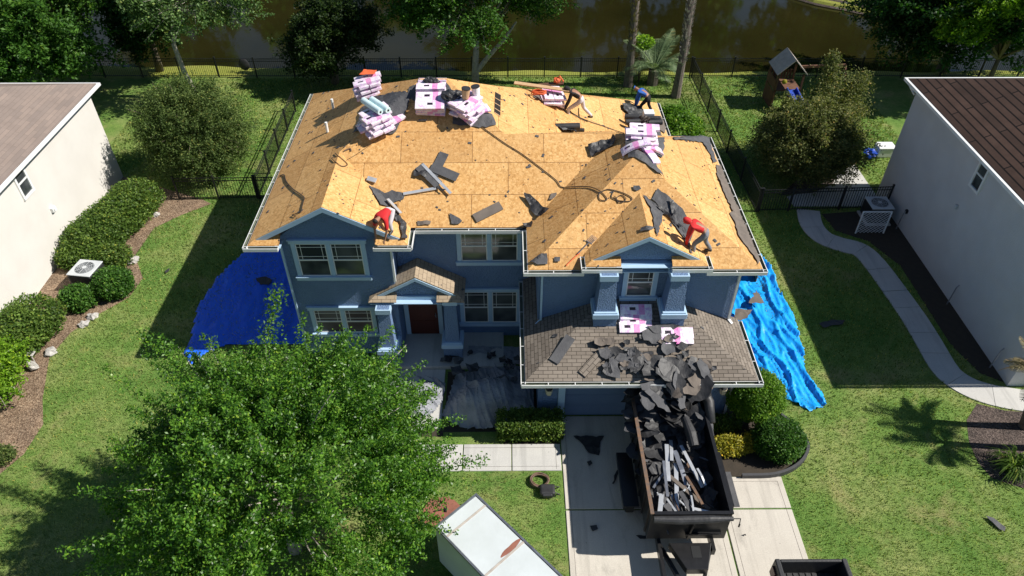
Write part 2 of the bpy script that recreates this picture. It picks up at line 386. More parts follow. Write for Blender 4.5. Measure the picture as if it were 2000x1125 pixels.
    def build(s, name, mats, parent=None, origin=None, smooth=False, local=False):
        if not isinstance(mats, (list, tuple)): mats = [mats]
        me = bpy.data.meshes.new(name)
        if parent is not None: off = Vector((0, 0, 0)) if local else root_loc(parent)
        else:
            if origin is None:
                a = np.array(s.v); origin = ((a[:, 0].min() + a[:, 0].max()) / 2, (a[:, 1].min() + a[:, 1].max()) / 2, a[:, 2].min())
            off = Vector(origin)
        me.from_pydata([(v[0] - off.x, v[1] - off.y, v[2] - off.z) for v in s.v], [], s.f)
        ul = me.uv_layers.new(name='UVMap'); fl = []
        for u in s.uv:
            for q in u: fl += [q[0], q[1]]
        ul.data.foreach_set('uv', fl)
        for m in mats: me.materials.append(MATS[m] if isinstance(m, str) else m)
        me.polygons.foreach_set('material_index', s.mi)
        if smooth: me.polygons.foreach_set('use_smooth', [True] * len(s.f))
        me.update()
        o = bpy.data.objects.new(name, me); col.objects.link(o)
        if parent is not None: o.parent = parent
        else: o.location = off
        return o
def mod(o, kind, **k):
    m = o.modifiers.new(kind.lower(), kind)
    for a, b in k.items(): setattr(m, a, b)
    return o
def bev(o, w=.01, seg=2): return mod(o, 'BEVEL', width=w, segments=seg, limit_method='ANGLE')
def copy_tree(o, parent=None):
    c = o.copy(); col.objects.link(c)
    if parent is not None: c.parent = parent
    for ch in list(o.children): copy_tree(ch, c)
    return c
def fastmesh(name, V, nf, mat, parent=None, origin=(0, 0, 0), k=4):
    """V: (nf*k,3) array, each k consecutive vertices one face"""
    V = V.astype(np.float32) - np.array(origin, dtype=np.float32)
    me = bpy.data.meshes.new(name); me.vertices.add(nf * k); me.vertices.foreach_set('co', V.ravel())
    me.loops.add(nf * k); me.loops.foreach_set('vertex_index', np.arange(nf * k, dtype=np.int32))
    me.polygons.add(nf); me.polygons.foreach_set('loop_start', np.arange(0, nf * k, k, dtype=np.int32))
    me.update(calc_edges=True); me.materials.append(MATS[mat])
    o = bpy.data.objects.new(name, me); col.objects.link(o)
    if parent is not None: o.parent = parent
    else: o.location = origin
    return o
def leafquads(P, size, up=.35, asp=.5, var=.4):
    n = len(P); N = nr.normal(size=(n, 3)); N[:, 2] = np.abs(N[:, 2]) + up; N /= np.linalg.norm(N, axis=1)[:, None]
    A = nr.normal(size=(n, 3)); A -= N * (A * N).sum(1)[:, None]; A /= np.linalg.norm(A, axis=1)[:, None]
    B = np.cross(N, A); s = (size * (1 - var / 2 + var * nr.random(n)))[:, None]
    return np.stack([P - A * s, P + B * s * asp + N * s * .12, P + A * s, P - B * s * asp + N * s * .12], 1).reshape(-1, 3)
# ================================================================== ground, water, paving
def interp(x, xs, ys): return float(np.interp(x, xs, ys))
def near_shore(x): return interp(x, [-40, -19, -5, 16, 30, 45], [44.3, 44.2, 43.5, 43.1, 43.2, 43.4]) + .15 * math.sin(x * .9)
def far_shore(x): return interp(x, [-60, 0, 15, 20, 23.3, 26.8, 33, 60], [68, 68, 64, 58, 54.9, 52.1, 50, 48]) + .2 * math.sin(x * 1.3)
b = MB()
xs = list(np.arange(-120, -40, 8.)) + list(np.arange(-40, 40, 1.)) + list(np.arange(40, 121, 8.))
rows = []
for x in xs:
    ns, fs_ = near_shore(x), far_shore(x)
    rows.append([(x, -30, 0), (x, 5, 0), (x, 20, 0), (x, 41, 0), (x, ns - 1.0, 0), (x, ns - .3, -.12), (x, ns + .5, -.9), (x, fs_ - .7, -.9), (x, fs_ + .3, -.1), (x, fs_ + 1.5, .12), (x, 90, .2), (x, 300, .5)])
vs = [p for r in rows for p in r]; m = len(rows[0])
b.add(vs, [(i * m + j, (i + 1) * m + j, (i + 1) * m + j + 1, i * m + j + 1) for i in range(len(xs) - 1) for j in range(m - 1)])
tag(b.build('ground', 'lawn', origin=(0, 0, 0)), kind='structure')
b = MB(); b.add([(-120, 42, -.38), (120, 42, -.38), (120, 75, -.38), (-120, 75, -.38)], [(0, 1, 2, 3)])
tag(b.build('water', 'pond_water', origin=(0, 42, -.38)), kind='structure')
# muddy margin along the far bank
b = MB(); pts = [x for x in np.arange(14, 40, 1.)]
for i in range(len(pts) - 1):
    x0, x1 = pts[i], pts[i + 1]
    b.add([(x0, far_shore(x0) - .1, -.33), (x1, far_shore(x1) - .1, -.33), (x1, far_shore(x1) + .9, .06), (x0, far_shore(x0) + .9, .06)], [(0, 1, 2, 3)])
tag(b.build('mud_bank', 'mulch_dark'), kind='structure')
def slab(name, rects, mat, z=.035, label=None):
    b = MB()
    for (x0, x1, y0, y1) in rects: b.box(x0, x1, y0, y1, -.05, z)
    o = b.build(name, mat); bev(o, .012, 1); return tag(o, kind='structure')
slab('driveway', [(1.70, 6.42, 12.17, 15.72), (1.70, 6.42, 6.0, 12.12), (6.47, 8.56, 6.0, 12.12), (6.47, 8.56, 12.17, 13.28), (-4.2, 0, 4, 4.1)][:4], 'concrete')
slab('front_walk', [(-3.2, -1.52, 13.55, 14.58), (-1.49, .06, 13.55, 14.58), (.09, 1.66, 13.55, 14.58), (-4.0, -3.23, 13.2, 15.2), (-3.95, -2.3, 15.23, 17.0), (-3.95, -2.3, 17.03, 17.9)], 'concrete_walk')
b = MB(); b.box(-4.6, -.2, 17.92, 19.7, -.05, .16); o = tag(b.build('porch_slab', 'concrete_walk'), kind='structure')
def flat(name, pts, mat, z=.004, thick=0, amp=0):
    b = MB(); n = len(pts); NOGRASS.append([tuple(p) for p in pts])
    b.add([(p[0], p[1], z) for p in pts], [tuple(range(n))]);
    if thick: b.add([(p[0], p[1], z) for p in pts] + [(p[0], p[1], -.05) for p in pts], [(i, (i + 1) % n, n + (i + 1) % n, n + i) for i in range(n)])
    return tag(b.build(name, mat), kind='structure')
def smooth_line(pts, n=6):
    out = []; P = [Vector(p) for p in pts]
    for i in range(len(P) - 1):
        p0, p1, p2, p3 = P[max(i - 1, 0)], P[i], P[i + 1], P[min(i + 2, len(P) - 1)]
        for k in range(n):
            t = k / n; out.append(.5 * ((2 * p1) + (p2 - p0) * t + (2 * p0 - 5 * p1 + 4 * p2 - p3) * t * t + (3 * p1 - p0 - 3 * p2 + p3) * t ** 3))
    return out + [P[-1]]
# curving side path of the right neighbour, with score joints
pl = smooth_line([tuple(at(*q)[:2]) for q in ((1578, 411), (1585, 440), (1607, 464), (1642, 478), (1680, 489), (1710, 518), (1755, 579), (1785, 622), (1812, 666), (1840, 714), (1862, 738), (1900, 760), (1950, 775), (2020, 786))], 6)
b = MB(); hw = .52; seg = []; acc = 0
L_, R2 = [], []
for i, p in enumerate(pl):
    d = (pl[min(i + 1, len(pl) - 1)] - pl[max(i - 1, 0)]).normalized(); nn = Vector((-d.y, d.x)); L_.append(p + nn * hw); R2.append(p - nn * hw)
st = 0
for i in range(len(pl) - 1):
    a0 = acc; acc += (pl[i + 1] - pl[i]).length
    t1 = .985 if int(a0 / 1.25) != int(acc / 1.25) else 1.0
    q = [L_[i], R2[i], R2[i].lerp(R2[i + 1], 1), L_[i].lerp(L_[i + 1], 1)]
    if t1 < 1: q[2] = R2[i].lerp(R2[i + 1], .9); q[3] = L_[i].lerp(L_[i + 1], .9)
    b.add([(c.x, c.y, .035) for c in q] + [(c.x, c.y, -.05) for c in q], [(0, 1, 2, 3), (0, 4, 5, 1), (1, 5, 6, 2), (2, 6, 7, 3), (3, 7, 4, 0)])
tag(b.build('side_path', 'concrete_walk'), kind='structure'); NOGRASS = [[tuple(p) for p in L_] + [tuple(p) for p in R2[::-1]]]
flat('patio', [(13.4, 28.1), (17.6, 28.1), (17.6, 32.6), (16.6, 32.6), (16.4, 31.2), (15.6, 30.2), (14.6, 29.4), (13.3, 28.9)], 'concrete_walk', .03, 1)
b = MB()
for (x0, x1, y0, y1) in ((1.86, 1.868, 6, 15.6), (6.25, 6.258, 6, 13), (6.62, 6.628, 6, 13.1), (8.39, 8.398, 6, 13.1), (6.7, 8.4, 13.1, 13.108), (-1.5, 1.6, 13.7, 13.708), (-1.5, 1.6, 14.43, 14.438), (1.5, 1.508, 13.6, 14.5)): b.box(x0, x1, y0, y1, .0355, .0375)
b.build('score_line', 'mulch_dark')['kind'] = 'structure'
# planting beds
flat('mulch_bed', [(-19.1, 10), (-16.3, 13.2), (-15.75, 14.3), (-15.7, 15.5), (-16.25, 16.6), (-16.95, 18.6), (-16.75, 19.9), (-16.05, 21.0), (-15.3, 21.9), (-15.2, 23.1), (-16.1, 24.6), (-16.0, 26.6), (-15.1, 27.6), (-14.0, 28.5), (-14.6, 28.9), (-19.1, 30.9)], 'mulch_pale', .006)
flat('mulch_bed', [(14.5, 27.5), (14.7, 26.2), (15.9, 25.4), (16.6, 23.7), (16.6, 19.0), (17.0, 17.6), (17.8, 17.05), (17.8, 27.9)], 'soil', .006)
flat('mulch_bed', [(16.2, 16.2), (15.5, 15.5), (15.15, 14.6), (15.05, 13.8), (15.2, 13.2), (15.8, 12.9), (16.8, 12.6), (21, 12.6), (21, 15.8), (18, 15.8), (17, 15.9)], 'mulch_dark', .006)
flat('mulch_bed', [(6.5, 13.3), (8.4, 13.3), (9.3, 13.7), (9.75, 14.4), (9.5, 15.3), (8.9, 16.2), (7.3, 16.6), (7.2, 15.7), (6.5, 15.7)], 'soil', .006)
flat('mulch_bed', [(-7.6, 18.7), (-7.6, 17.6), (-4.1, 17.6), (-4.1, 15.6), (-2.2, 15.4), (-2.2, 17.8), (.95, 17.8), (.95, 14.95), (1.68, 14.95), (1.68, 14.6), (-.2, 14.6), (-.2, 15.1), (-2.2, 15.1), (-2.2, 14.9), (-8.3, 15.2), (-8.3, 18.7)], 'soil', .005)
flat('mulch_bed', [(15.8, 29.9), (16.7, 31.4), (16.3, 32.4), (14.8, 31.0), (13.0, 29.0), (14.6, 29.2)], 'mulch_dark', .036)

# ================================================================== the house
HP = .53; E = 5.4
house = thing('house', (0, 19, 0), 'two storey blue stucco house with its roof stripped to bare orange sheathing', 'house')
A1 = (-8.3, 18.31, E); BL = (-8.3, 28.86, E); P1 = (-3.1, 24.43, 8.156); P2 = (-2.18, 24.43, 8.157); HH = (-.13, 22.38, 7.07)
GB = (-5.75, 21.78, 6.75); RK = 18.5; GF = (-5.75, RK, 6.75)
T = .022
d = MB()
# main left slope (with the front-left gable's left slope)
d.poly([(-8.3, 18.31, E), (-8.11, RK, E + .1), GF, GB, P1, BL], thick=T, surf=True)
d.poly([(-3.2, 18.31, E), (-3.2, 19.23, E), GB, GF, (-3.39, RK, E + .1)], thick=T, surf=True)
d.poly([(-3.2, 19.23, E), (.59, 19.23, E), (3.74, 22.38, 7.07), HH, P2, P1, GB], thick=T, surf=True)
d.poly([P2, HH, (4.19, 26.7, 4.78), (7.2, 27.0, 3.185), (7.2, 32.3, 3.185), (5.91, 31.15, 3.87), (2.52, 28.12, 5.66), (-.61, 25.58, 7.33)], thick=T, surf=True)
d.poly([HH, (3.74, 22.38, 7.07), (4.19, 22.4, 7.06), (4.19, 26.7, 4.78)], thick=T, surf=True)
d.poly([BL, P1, P2, (-.61, 25.58, 7.33), (2.52, 28.12, 5.66), (2.6, 28.86, E)], thick=T)
d.poly([(2.52, 28.12, 5.66), (5.91, 31.15, 3.87), (7.2, 32.3, 3.185), (2.6, 32.3, 3.185), (2.6, 28.86, E)], thick=T)
# wing
K1 = (4.18, 20.65, 7.30); K2 = (4.18, 21.49, 7.30)
d.poly([(.59, 17.06, E), K1, K2, (3.74, 22.38, 7.07), (.59, 19.23, E)], thick=T, surf=True)
DA = (4.18, 19.38, 6.63)
d.poly([(.59, 17.06, E), (2.33, 17.06, E), (2.33, 17.53, 5.65), DA, K1], thick=T, surf=True)
d.poly([(7.77, 17.06, E), K1, DA, (6.03, 17.53, 5.65), (6.03, 17.06, E)], thick=T, surf=True)
d.poly([(7.77, 17.06, E), (7.77, 25.07, E), K2, K1], thick=T, surf=True)
d.poly([K2, (7.77, 25.07, E), (4.19, 25.07, E), (4.19, 22.4, 7.06), (3.74, 22.38, 7.07)], thick=T, surf=True)
# dormer gable
DR = 17.1
d.poly([(2.33, 16.9, 5.65), (2.53, DR, 5.756), (4.18, DR, 6.63), DA, (2.33, 17.53, 5.65)], thick=T, surf=True)
d.poly([(6.03, 16.9, 5.65), (6.03, 17.53, 5.65), DA, (4.18, DR, 6.63), (5.83, DR, 5.756)], thick=T, surf=True)
# cornice returns
def ret(x0, x1, y, z, dep=.42, corner=0):
    h = HP * dep
    if corner > 0: d.poly([(x0, y, z), (x1, y, z), (x1 - dep, y + dep, z + h), (x0, y + dep, z + h)], thick=T, surf=True)
    else: d.poly([(x0, y, z), (x1, y, z), (x1, y + dep, z + h), (x0 + dep, y + dep, z + h)], thick=T, surf=True)
ret(-8.3, -7.3, 18.31, E, .42, -1); ret(-4.25, -3.2, 18.31, E, .42, 1)
ret(2.33, 3.4, 16.9, 5.65, .3, -1); ret(4.95, 6.03, 16.9, 5.65, .3, 1)
d.build('roof_deck', 'osb', house)
# lower garage roof, porch roof
LP = .42
d = MB(); LZ = 2.8
a, bb, c_, e_ = (.5, 14.85, LZ), (7.65, 14.85, LZ), (5.0, 17.5, LZ + 2.65 * LP), (3.15, 17.5, LZ + 2.65 * LP)
d.poly([a, bb, c_, e_], thick=.04, surf=True)
d.poly([a, e_, (3.15, 19.7, LZ + 2.65 * LP), (.5, 19.7, LZ)], thick=.04, surf=True)
d.poly([bb, (7.65, 17.6, LZ), (5.0, 17.6, LZ + 2.65 * LP), c_], thick=.04, surf=True)
d.build('garage_roof', 'old_shingle', house)
d = MB(); px0, px1, pxc, pz, pzr, pyf = -4.8, -1.52, -3.16, 2.86, 3.80, 18.62
sl = (pzr - pz) / (pxc - px0)
d.poly([(px0, pyf - .22, pz), (px0 + .2, pyf, pz + .2 * sl), (pxc, pyf, pzr), (pxc, 19.72, pzr), (px0, 19.72, pz)], thick=.05, surf=True)
d.poly([(px1, pyf - .22, pz), (px1, 19.72, pz), (pxc, 19.72, pzr), (pxc, pyf, pzr), (px1 - .2, pyf, pz + .2 * sl)], thick=.05, surf=True)
d.poly([(px0, pyf - .22, pz), (px0 + .95, pyf - .22, pz), (px0 + .95, pyf + .1, pz + .18), (px0 + .3, pyf + .1, pz + .18)], thick=.05)
d.poly([(px1 - .95, pyf - .22, pz), (px1, pyf - .22, pz), (px1 - .3, pyf + .1, pz + .18), (px1 - .95, pyf + .1, pz + .18)], thick=.05)
d.build('porch_roof', 'porch_shingle', house)
# walls: separate meshes per volume, pieced so that nothing is coplanar
w_ = MB()
w_.box(-7.45, -3.88, 18.75, 28.4, -.1, 5.38)                # left front block
w_.add([(-7.45, 18.75, 5.38), (-3.88, 18.75, 5.38), (-5.75 + .06, 18.75, 6.60), (-5.75 - .06, 18.75, 6.60), (-7.45, 19.1, 5.38), (-3.88, 19.1, 5.38), (-5.69, 19.1, 6.60), (-5.81, 19.1, 6.60)],
       [(0, 1, 2, 3), (7, 6, 5, 4), (1, 5, 6, 2), (0, 3, 7, 4)])
w_.build('wall', 'stucco_blue', house)
w_ = MB(); w_.box(-3.86, 3.0, 19.66, 28.3, -.1, 5.37); w_.box(3.02, 6.9, 24.9, 31.8, -.1, 3.1); w_.build('wall', 'stucco_blue', house)
w_ = MB(); w_.box(.95, 7.33, 17.4, 24.75, 2.6, 5.36); w_.box(3.5, 4.85, 17.25, 17.38, 5.3, 5.62)
w_.build('wall', 'stucco_blue', house)
w_ = MB()   # garage storey with the door opening
w_.box(.96, 1.62, 15.7, 15.95, -.1, 2.72); w_.box(6.62, 7.32, 15.7, 15.95, -.1, 2.72); w_.box(1.62, 6.62, 15.7, 15.95, 2.32, 2.72)
w_.box(.96, 1.2, 15.952, 19.64, -.1, 2.74); w_.box(7.08, 7.32, 15.952, 19.0, -.1, 2.74); w_.box(1.2, 7.08, 18.8, 19.0, -.1, 2.7)
w_.build('wall', 'stucco_blue', house)
# gable panels
g = MB(); g.add([(2.62, 17.22, 5.66), (5.74, 17.22, 5.66), (4.18, 17.22, 6.50), (2.62, 17.32, 5.66), (5.74, 17.32, 5.66), (4.18, 17.32, 6.50)], [(0, 1, 2), (5, 4, 3), (0, 3, 4, 1), (1, 4, 5, 2), (2, 5, 3, 0)])
g.build('gable_panel', 'stucco_blue', house)
g = MB(); g.add([(-3.9, 18.72, 2.9), (-2.42, 18.72, 2.9), (-2.42, 18.72, 3.30), (pxc, 18.72, 3.68), (-3.9, 18.72, 3.30)] + [(-3.9, 18.86, 2.9), (-2.42, 18.86, 2.9), (-2.42, 18.86, 3.30), (pxc, 18.86, 3.68), (-3.9, 18.86, 3.30)],
                [(0, 1, 2, 3, 4), (9, 8, 7, 6, 5), (0, 5, 6, 1), (1, 6, 7, 2), (4, 9, 5, 0)])
g.build('gable_panel', 'stucco_blue', house)
g = MB(); g.box(-3.92, -2.40, 18.64, 18.9, 2.74, 2.90); g.build('porch_beam', 'trim_blue', house)
g = MB(); g.box(3.38, 4.98, 17.12, 17.38, 5.42, 5.58); g.build('dormer_beam', 'trim_blue', house)
# rake boards
def rake(xl, zl, xp, zp, xr, zr, y, hgt=.2, dep=.04):
    m = MB()
    for (xa, za, xb, zb) in ((xl, zl, xp, zp), (xp, zp, xr, zr)):
        vs = [(xa, y, za - .024), (xb, y, zb - .024), (xb, y, zb - hgt), (xa, y, za - hgt)]
        m.add(vs + [(x, y + dep, z) for x, _, z in vs], [(3, 2, 1, 0), (4, 5, 6, 7), (0, 1, 5, 4), (2, 3, 7, 6), (1, 2, 6, 5), (3, 0, 4, 7)])
    # soffit back to the wall
    m.add([(xl, y + dep, zl - .06), (xp, y + dep, zp - .06), (xr, y + dep, zr - .06), (xr, y + .25, zr - .06), (xp, y + .25, zp - .06), (xl, y + .25, zl - .06)], [(0, 1, 4, 5), (1, 2, 3, 4)])
    m.build('rake_board', 'trim_blue', house)
rake(-8.05, E + .13, -5.75, 6.75, -3.45, E + .13, RK - .02)
rake(2.56, 5.77, 4.18, 6.63, 5.8, 5.77, DR - .02, .17)
rake(px0 + .25, pz + .25 * sl - .03, pxc, pzr - .03, px1 - .25, pz + .25 * sl - .03, pyf - .02, .15)
# soffits & fascia
s_ = MB()
for (x0, x1, y0, y1, z) in ((-8.28, -7.46, 18.35, 28.8, E - .17), (-7.44, -7.3, 18.35, 18.74, E - .17), (-4.25, -3.22, 18.35, 18.74, E - .17), (-3.87, -3.22, 18.76, 19.24, E - .17), (-3.21, .6, 19.26, 19.65, E - .17), (.62, .94, 17.1, 19.2, E - .17), (.945, 7.74, 17.1, 17.39, E - .17), (7.34, 7.74, 17.4, 25.0, E - .17), (.53, .95, 14.9, 19.5, LZ - .16), (.951, 7.62, 14.9, 15.69, LZ - .16), (7.33, 7.62, 15.7, 17.5, LZ - .16), (2.36, 6.0, 16.95, 17.2, 5.52), (px0 + .03, px1 - .03, pyf - .18, 19.6, pz - .14)):
    s_.box(x0, x1, y0, y1, z, z + .03)
s_.build('soffit', 'trim_blue', house)
# gutters: U channels along an eave, white lip, dirty inside, strap brackets
def gutter(a, b2, out, wdt=.13, hgt=.12, z=0, name='gutter', straps=True):
    a, b2, out = Vector(a), Vector(b2), Vector(out); dd = (b2 - a); ln = dd.length; dd.normalize(); m = MB()
    up = Vector((0, 0, 1)); a = a + up * z; b2 = b2 + up * z
    prof = [(-.015, .0), (-.015, -hgt), (wdt, -hgt), (wdt, 0), (wdt - .022, 0), (wdt - .022, -hgt + .03), (.005, -hgt + .03), (.005, 0)]
    vs = [p + out * o + up * h for p in (a, b2) for o, h in prof]; n = 8
    for i in range(n):
        m.add([vs[i], vs[(i + 1) % n], vs[n + (i + 1) % n], vs[n + i]], [(0, 1, 2, 3)], 1 if i in (5, 6, 4) else 0)
    m.add(vs[:8], [(0, 1, 2, 7), ], 0); m.add(vs[:8], [(2, 3, 4, 5)], 0); m.add(vs[8:], [(7, 2, 1, 0), (5, 4, 3, 2)], 0)
    for e in (a + dd * .005, b2 - dd * .005): m.add([e + out * -.01 - up * hgt, e + out * wdt - up * hgt, e + out * wdt, e - out * .01], [(0, 1, 2, 3)], 0)
    o = m.build(name, ['white_metal', 'gutter_inside'], house)
    if straps:
        k = max(1, int(ln / .75))
        for i in range(1, k):
            p = a + dd * (ln * i / k); s = MB(); s.bar(p + out * .0 - up * .004, p + out * (wdt - .015) - up * .004, .022, .008); s.build('strap', 'white_metal', o)
    return o
gutter((-8.31, 18.2, E), (-8.31, 28.86, E), (-1, 0, 0), z=-.01)
gutter((-8.42, 18.3, E), (-7.32, 18.3, E), (0, -1, 0), z=-.03)
gutter((-4.3, 18.3, E), (-3.1, 18.3, E), (0, -1, 0), z=-.03)
gutter((-3.19, 18.2, E), (-3.19, 19.1, E), (1, 0, 0), z=-.01)
gutter((-3.05, 19.22, E), (.45, 19.22, E), (0, -1, 0), z=-.03)
gutter((.58, 16.95, E), (.58, 19.1, E), (-1, 0, 0), z=-.01)
gutter((.45, 17.05, E), (2.3, 17.05, E), (0, -1, 0), z=-.03)
gutter((6.05, 17.05, E), (7.9, 17.05, E), (0, -1, 0), z=-.03)
gutter((7.78, 16.95, E), (7.78, 25.1, E), (1, 0, 0), z=-.01)
gutter((2.2, 16.89, 5.65), (3.42, 16.89, 5.65), (0, -1, 0), z=-.03); gutter((2.32, 16.8, 5.65), (2.32, 17.4, 5.65), (-1, 0, 0), z=-.01)
gutter((4.93, 16.89, 5.65), (6.16, 16.89, 5.65), (0, -1, 0), z=-.03); gutter((6.04, 16.8, 5.65), (6.04, 17.4, 5.65), (1, 0, 0), z=-.01)
gutter((.38, 14.84, LZ), (7.78, 14.84, LZ), (0, -1, 0), z=-.04); gutter((.49, 14.75, LZ), (.49, 19.6, LZ), (-1, 0, 0), z=-.02); gutter((7.66, 14.75, LZ), (7.66, 17.5, LZ), (1, 0, 0), z=-.02)
gutter((7.21, 27.6, 3.185), (7.21, 32.3, 3.185), (1, 0, 0), z=-.01)
# downspouts
def spout(pts, mat='trim_blue'):
    m = MB(); pts = [Vector(p) for p in pts]
    for i in range(len(pts) - 1): m.bar(pts[i], pts[i + 1], .085, .065)
    o = m.build('downspout', mat, house); return o
spout([(1.05, 17.34, 5.2), (1.05, 17.34, 3.0), (.9, 17.2, 2.93)]); spout([(7.24, 17.34, 5.2), (7.24, 17.34, 3.02), (7.34, 17.18, 2.95)], 'white_metal')
spout([(-3.84, 18.7, 5.2), (-3.84, 18.7, 3.55)], 'white_metal'); spout([(7.26, 15.64, 2.6), (7.26, 15.64, .1), (7.4, 15.4, .05)], 'white_metal')
spout([(-7.4, 18.7, 5.2), (-7.4, 18.7, .1)])
b = MB(); b.box(1.62, 1.84, 15.62, 15.7, 0.03, 2.4); b.box(6.40, 6.62, 15.62, 15.7, .03, 2.4); b.box(1.84, 6.4, 15.62, 15.7, 2.24, 2.4); b.build('garage_trim', 'trim_blue', house)
gd = MB(); gd.box(1.84, 6.4, 15.78, 15.84, .03, 2.24)
for k in range(4):
    gd.box(1.86, 6.38, 15.772, 15.78, .06 + k * .55, .54 + k * .55)
    for j in range(8): gd.box(1.92 + j * .565, 2.38 + j * .565, 15.765, 15.772, .12 + k * .55, .48 + k * .55)
gdo = gd.build('garage_door', 'garage_door_paint', house); bev(gdo, .006, 1)
# windows
def window(x0, x1, z0, z1, y, n=2, prairie=True, tr=.14, label=None):
    """y: wall face (front -Y). x0..x1, z0..z1 outer trim."""
    f = MB(); cz0, cz1 = z0 + tr, z1 - tr; W = x1 - x0
    f.box(x0 - .05, x1 + .05, y - .07, y - .002, z1 - tr, z1); f.box(x0 - .08, x1 + .08, y - .11, y - .002, z1 + .001, z1 + .04)
    f.box(x0 - .05, x1 + .05, y - .09, y - .002, z0, z0 + tr); f.box(x0 - .07, x1 + .07, y - .13, y - .002, z0 + tr + .001, z0 + tr + .035)
    cells = []; cw = (W - tr * (n + 1)) / n
    for i in range(n + 1): xx = x0 + i * (cw + tr); f.box(xx, xx + tr, y - .06, y - .002, cz0 + .036, cz1 - .001)
    fo = f.build('window', 'trim_blue', house)
    if label: fo['label'] = label
    bev(fo, .008, 1)
    for i in range(n):
        a = x0 + tr + i * (cw + tr); b3 = a + cw; lo, hi = cz0 + .036, cz1 - .001; mid = (lo + hi) / 2
        p = MB(); p.box(a, b3, y - .022, y - .003, lo, hi); p.build('pane', 'window_glass', fo)
        q = MB()
        q.box(a, b3, y - .045, y - .023, mid - .025, mid + .025)
        for (u0, u1, v0, v1) in ((a, a + .035, lo, hi), (b3 - .035, b3, lo, hi), (a, b3, lo, lo + .035), (a, b3, hi - .035, hi)): q.box(u0, u1, y - .04, y - .024, v0, v1)
        if prairie:
            ins = .12
            for xx in (a + .035 + ins, b3 - .035 - ins): q.box(xx - .008, xx + .008, y - .032, y - .023, mid, hi)
            for zz in (mid + .025 + ins, hi - .035 - ins): q.box(a, b3, y - .031, y - .023, zz - .008, zz + .008)
        q.build('sash', 'white_metal', fo)
window(-7.08, -4.66, 3.62, 5.30, 18.75)
window(-7.0, -4.7, .95, 2.36, 18.75)
window(-1.77, .45, 3.50, 5.12, 19.66)
window(-1.79, .44, .55, 2.38, 19.66)
window(3.60, 4.70, 3.86, 5.34, 17.4, 1, tr=.14)
# front door with side trim
b = MB(); b.box(-3.85, -3.68, 19.58, 19.659, .16, 2.5); b.box(-2.62, -2.45, 19.58, 19.659, .16, 2.5); b.box(-3.68, -2.62, 19.58, 19.659, 2.32, 2.5); b.build('door_frame', 'trim_blue', house)
b = MB(); b.box(-3.68, -2.62, 19.6, 19.655, .16, 2.32)
for i in (0, 1):
    for k in (0, 1, 2): b.box(-3.58 + i * .47, -3.2 + i * .47, 19.59, 19.6, .3 + k * .68, .85 + k * .66)
dd_ = b.build('door', 'door_red', house); b = MB(); b.blob((-2.7, 19.55, 1.15), .035, amp=0); b.bar((-2.7, 19.6, 1.0), (-2.7, 19.57, 1.25), .03, .02); b.build('handle', 'steel', dd_)
# columns
def column(xc, yc, zb, zt, wb, wt, capw, ped, pedh, label=None):
    m = MB()
    vs = [(xc + sx * wv / 2, yc + sy * wv / 2, z) for z, wv in ((zb, wb), (zt, wt)) for sx, sy in ((-1, -1), (1, -1), (1, 1), (-1, 1))]
    m.add(vs, [(0, 4, 5, 1), (1, 5, 6, 2), (2, 6, 7, 3), (3, 7, 4, 0), (4, 7, 6, 5)])
    o = m.build('column', 'stucco_blue', house)
    c = MB(); c.box(xc - capw / 2, xc + capw / 2, yc - capw / 2, yc + capw / 2, zt - .2, zt - .002); c.build('capital', 'trim_blue', o)
    p = MB(); pw = ped / 2; p.box(xc - pw + .05, xc + pw - .05, yc - pw + .05, yc + pw - .05, zb - pedh, zb - .12); p.build('pedestal', 'stucco_blue', o)
    q = MB(); q.box(xc - pw, xc + pw, yc - pw, yc + pw, zb - .13, zb + .06)
    q.box(xc - pw + .04, xc + pw - .04, yc - pw + .04, yc + pw - .04, zb + .06, zb + .11)
    bo = q.build('base_cap', 'trim_blue', o); bev(bo, .01, 1)
column(3.03, 16.88, 3.98, 5.5, .62, .46, .56, .82, .65); column(5.17, 16.88, 3.98, 5.5, .62, .46, .56, .82, .65)
column(-2.03, 18.68, .80, 2.86, .52, .40, .50, .78, .9); column(-4.3, 18.4, .80, 2.72, .5, .42, .52, .8, .9)
# wall lamps
for x in (1.3, 6.97):
    o = MB().box(x - .06, x + .06, 15.66, 15.698, 1.35, 1.7).build('wall_lamp', 'black_metal', house)
    m = MB(); m.lathe([(.075, 0), (.085, .02), (.11, .27), (.12, .29), (.03, .36), (.01, .38)], (x, 15.56, 1.35), 6); m.build('lantern', 'black_metal', o)
    m = MB(); m.lathe([(.10, 0), (.125, .22)], (x, 15.56, 1.385), 6); m.build('lamp_glass', 'lamp_glow', o)
# plumbing vents through the roof
SURF_N = len(SURF)
make_bvh()
for (px, py) in ((651, 203), (640, 249)):
    p, n = hit(px, py + 9); m = MB(); m.cyl(p - Vector((0, 0, .05)), .05, .45, 12); m.build('vent_pipe', 'white_metal', house)
# dark sheet on the deck for the shade in a hole, rafters on top
def quad_on(pix, off):
    out = []
    for a in pix: p, n = hit(*a); out.append(p + n * off)
    return out
q = quad_on([(967, 180), (978, 186), (977, 228), (965, 220)], .012)
m = MB(); m.add(q, [(3, 2, 1, 0)]); so = m.build('hole_shade_sheet', 'dark_gap', house)
so['label'] = 'narrow dark sheet for a shaded hole in the sheathing, with rafters'
m = MB()
for t in (0.0, .30, .55, .80, 1.0):
    a = q[0].lerp(q[3], t); c = q[1].lerp(q[2], t); m.bar(a, c, .035, .02)
m.build('rafter', 'bare_wood', so)
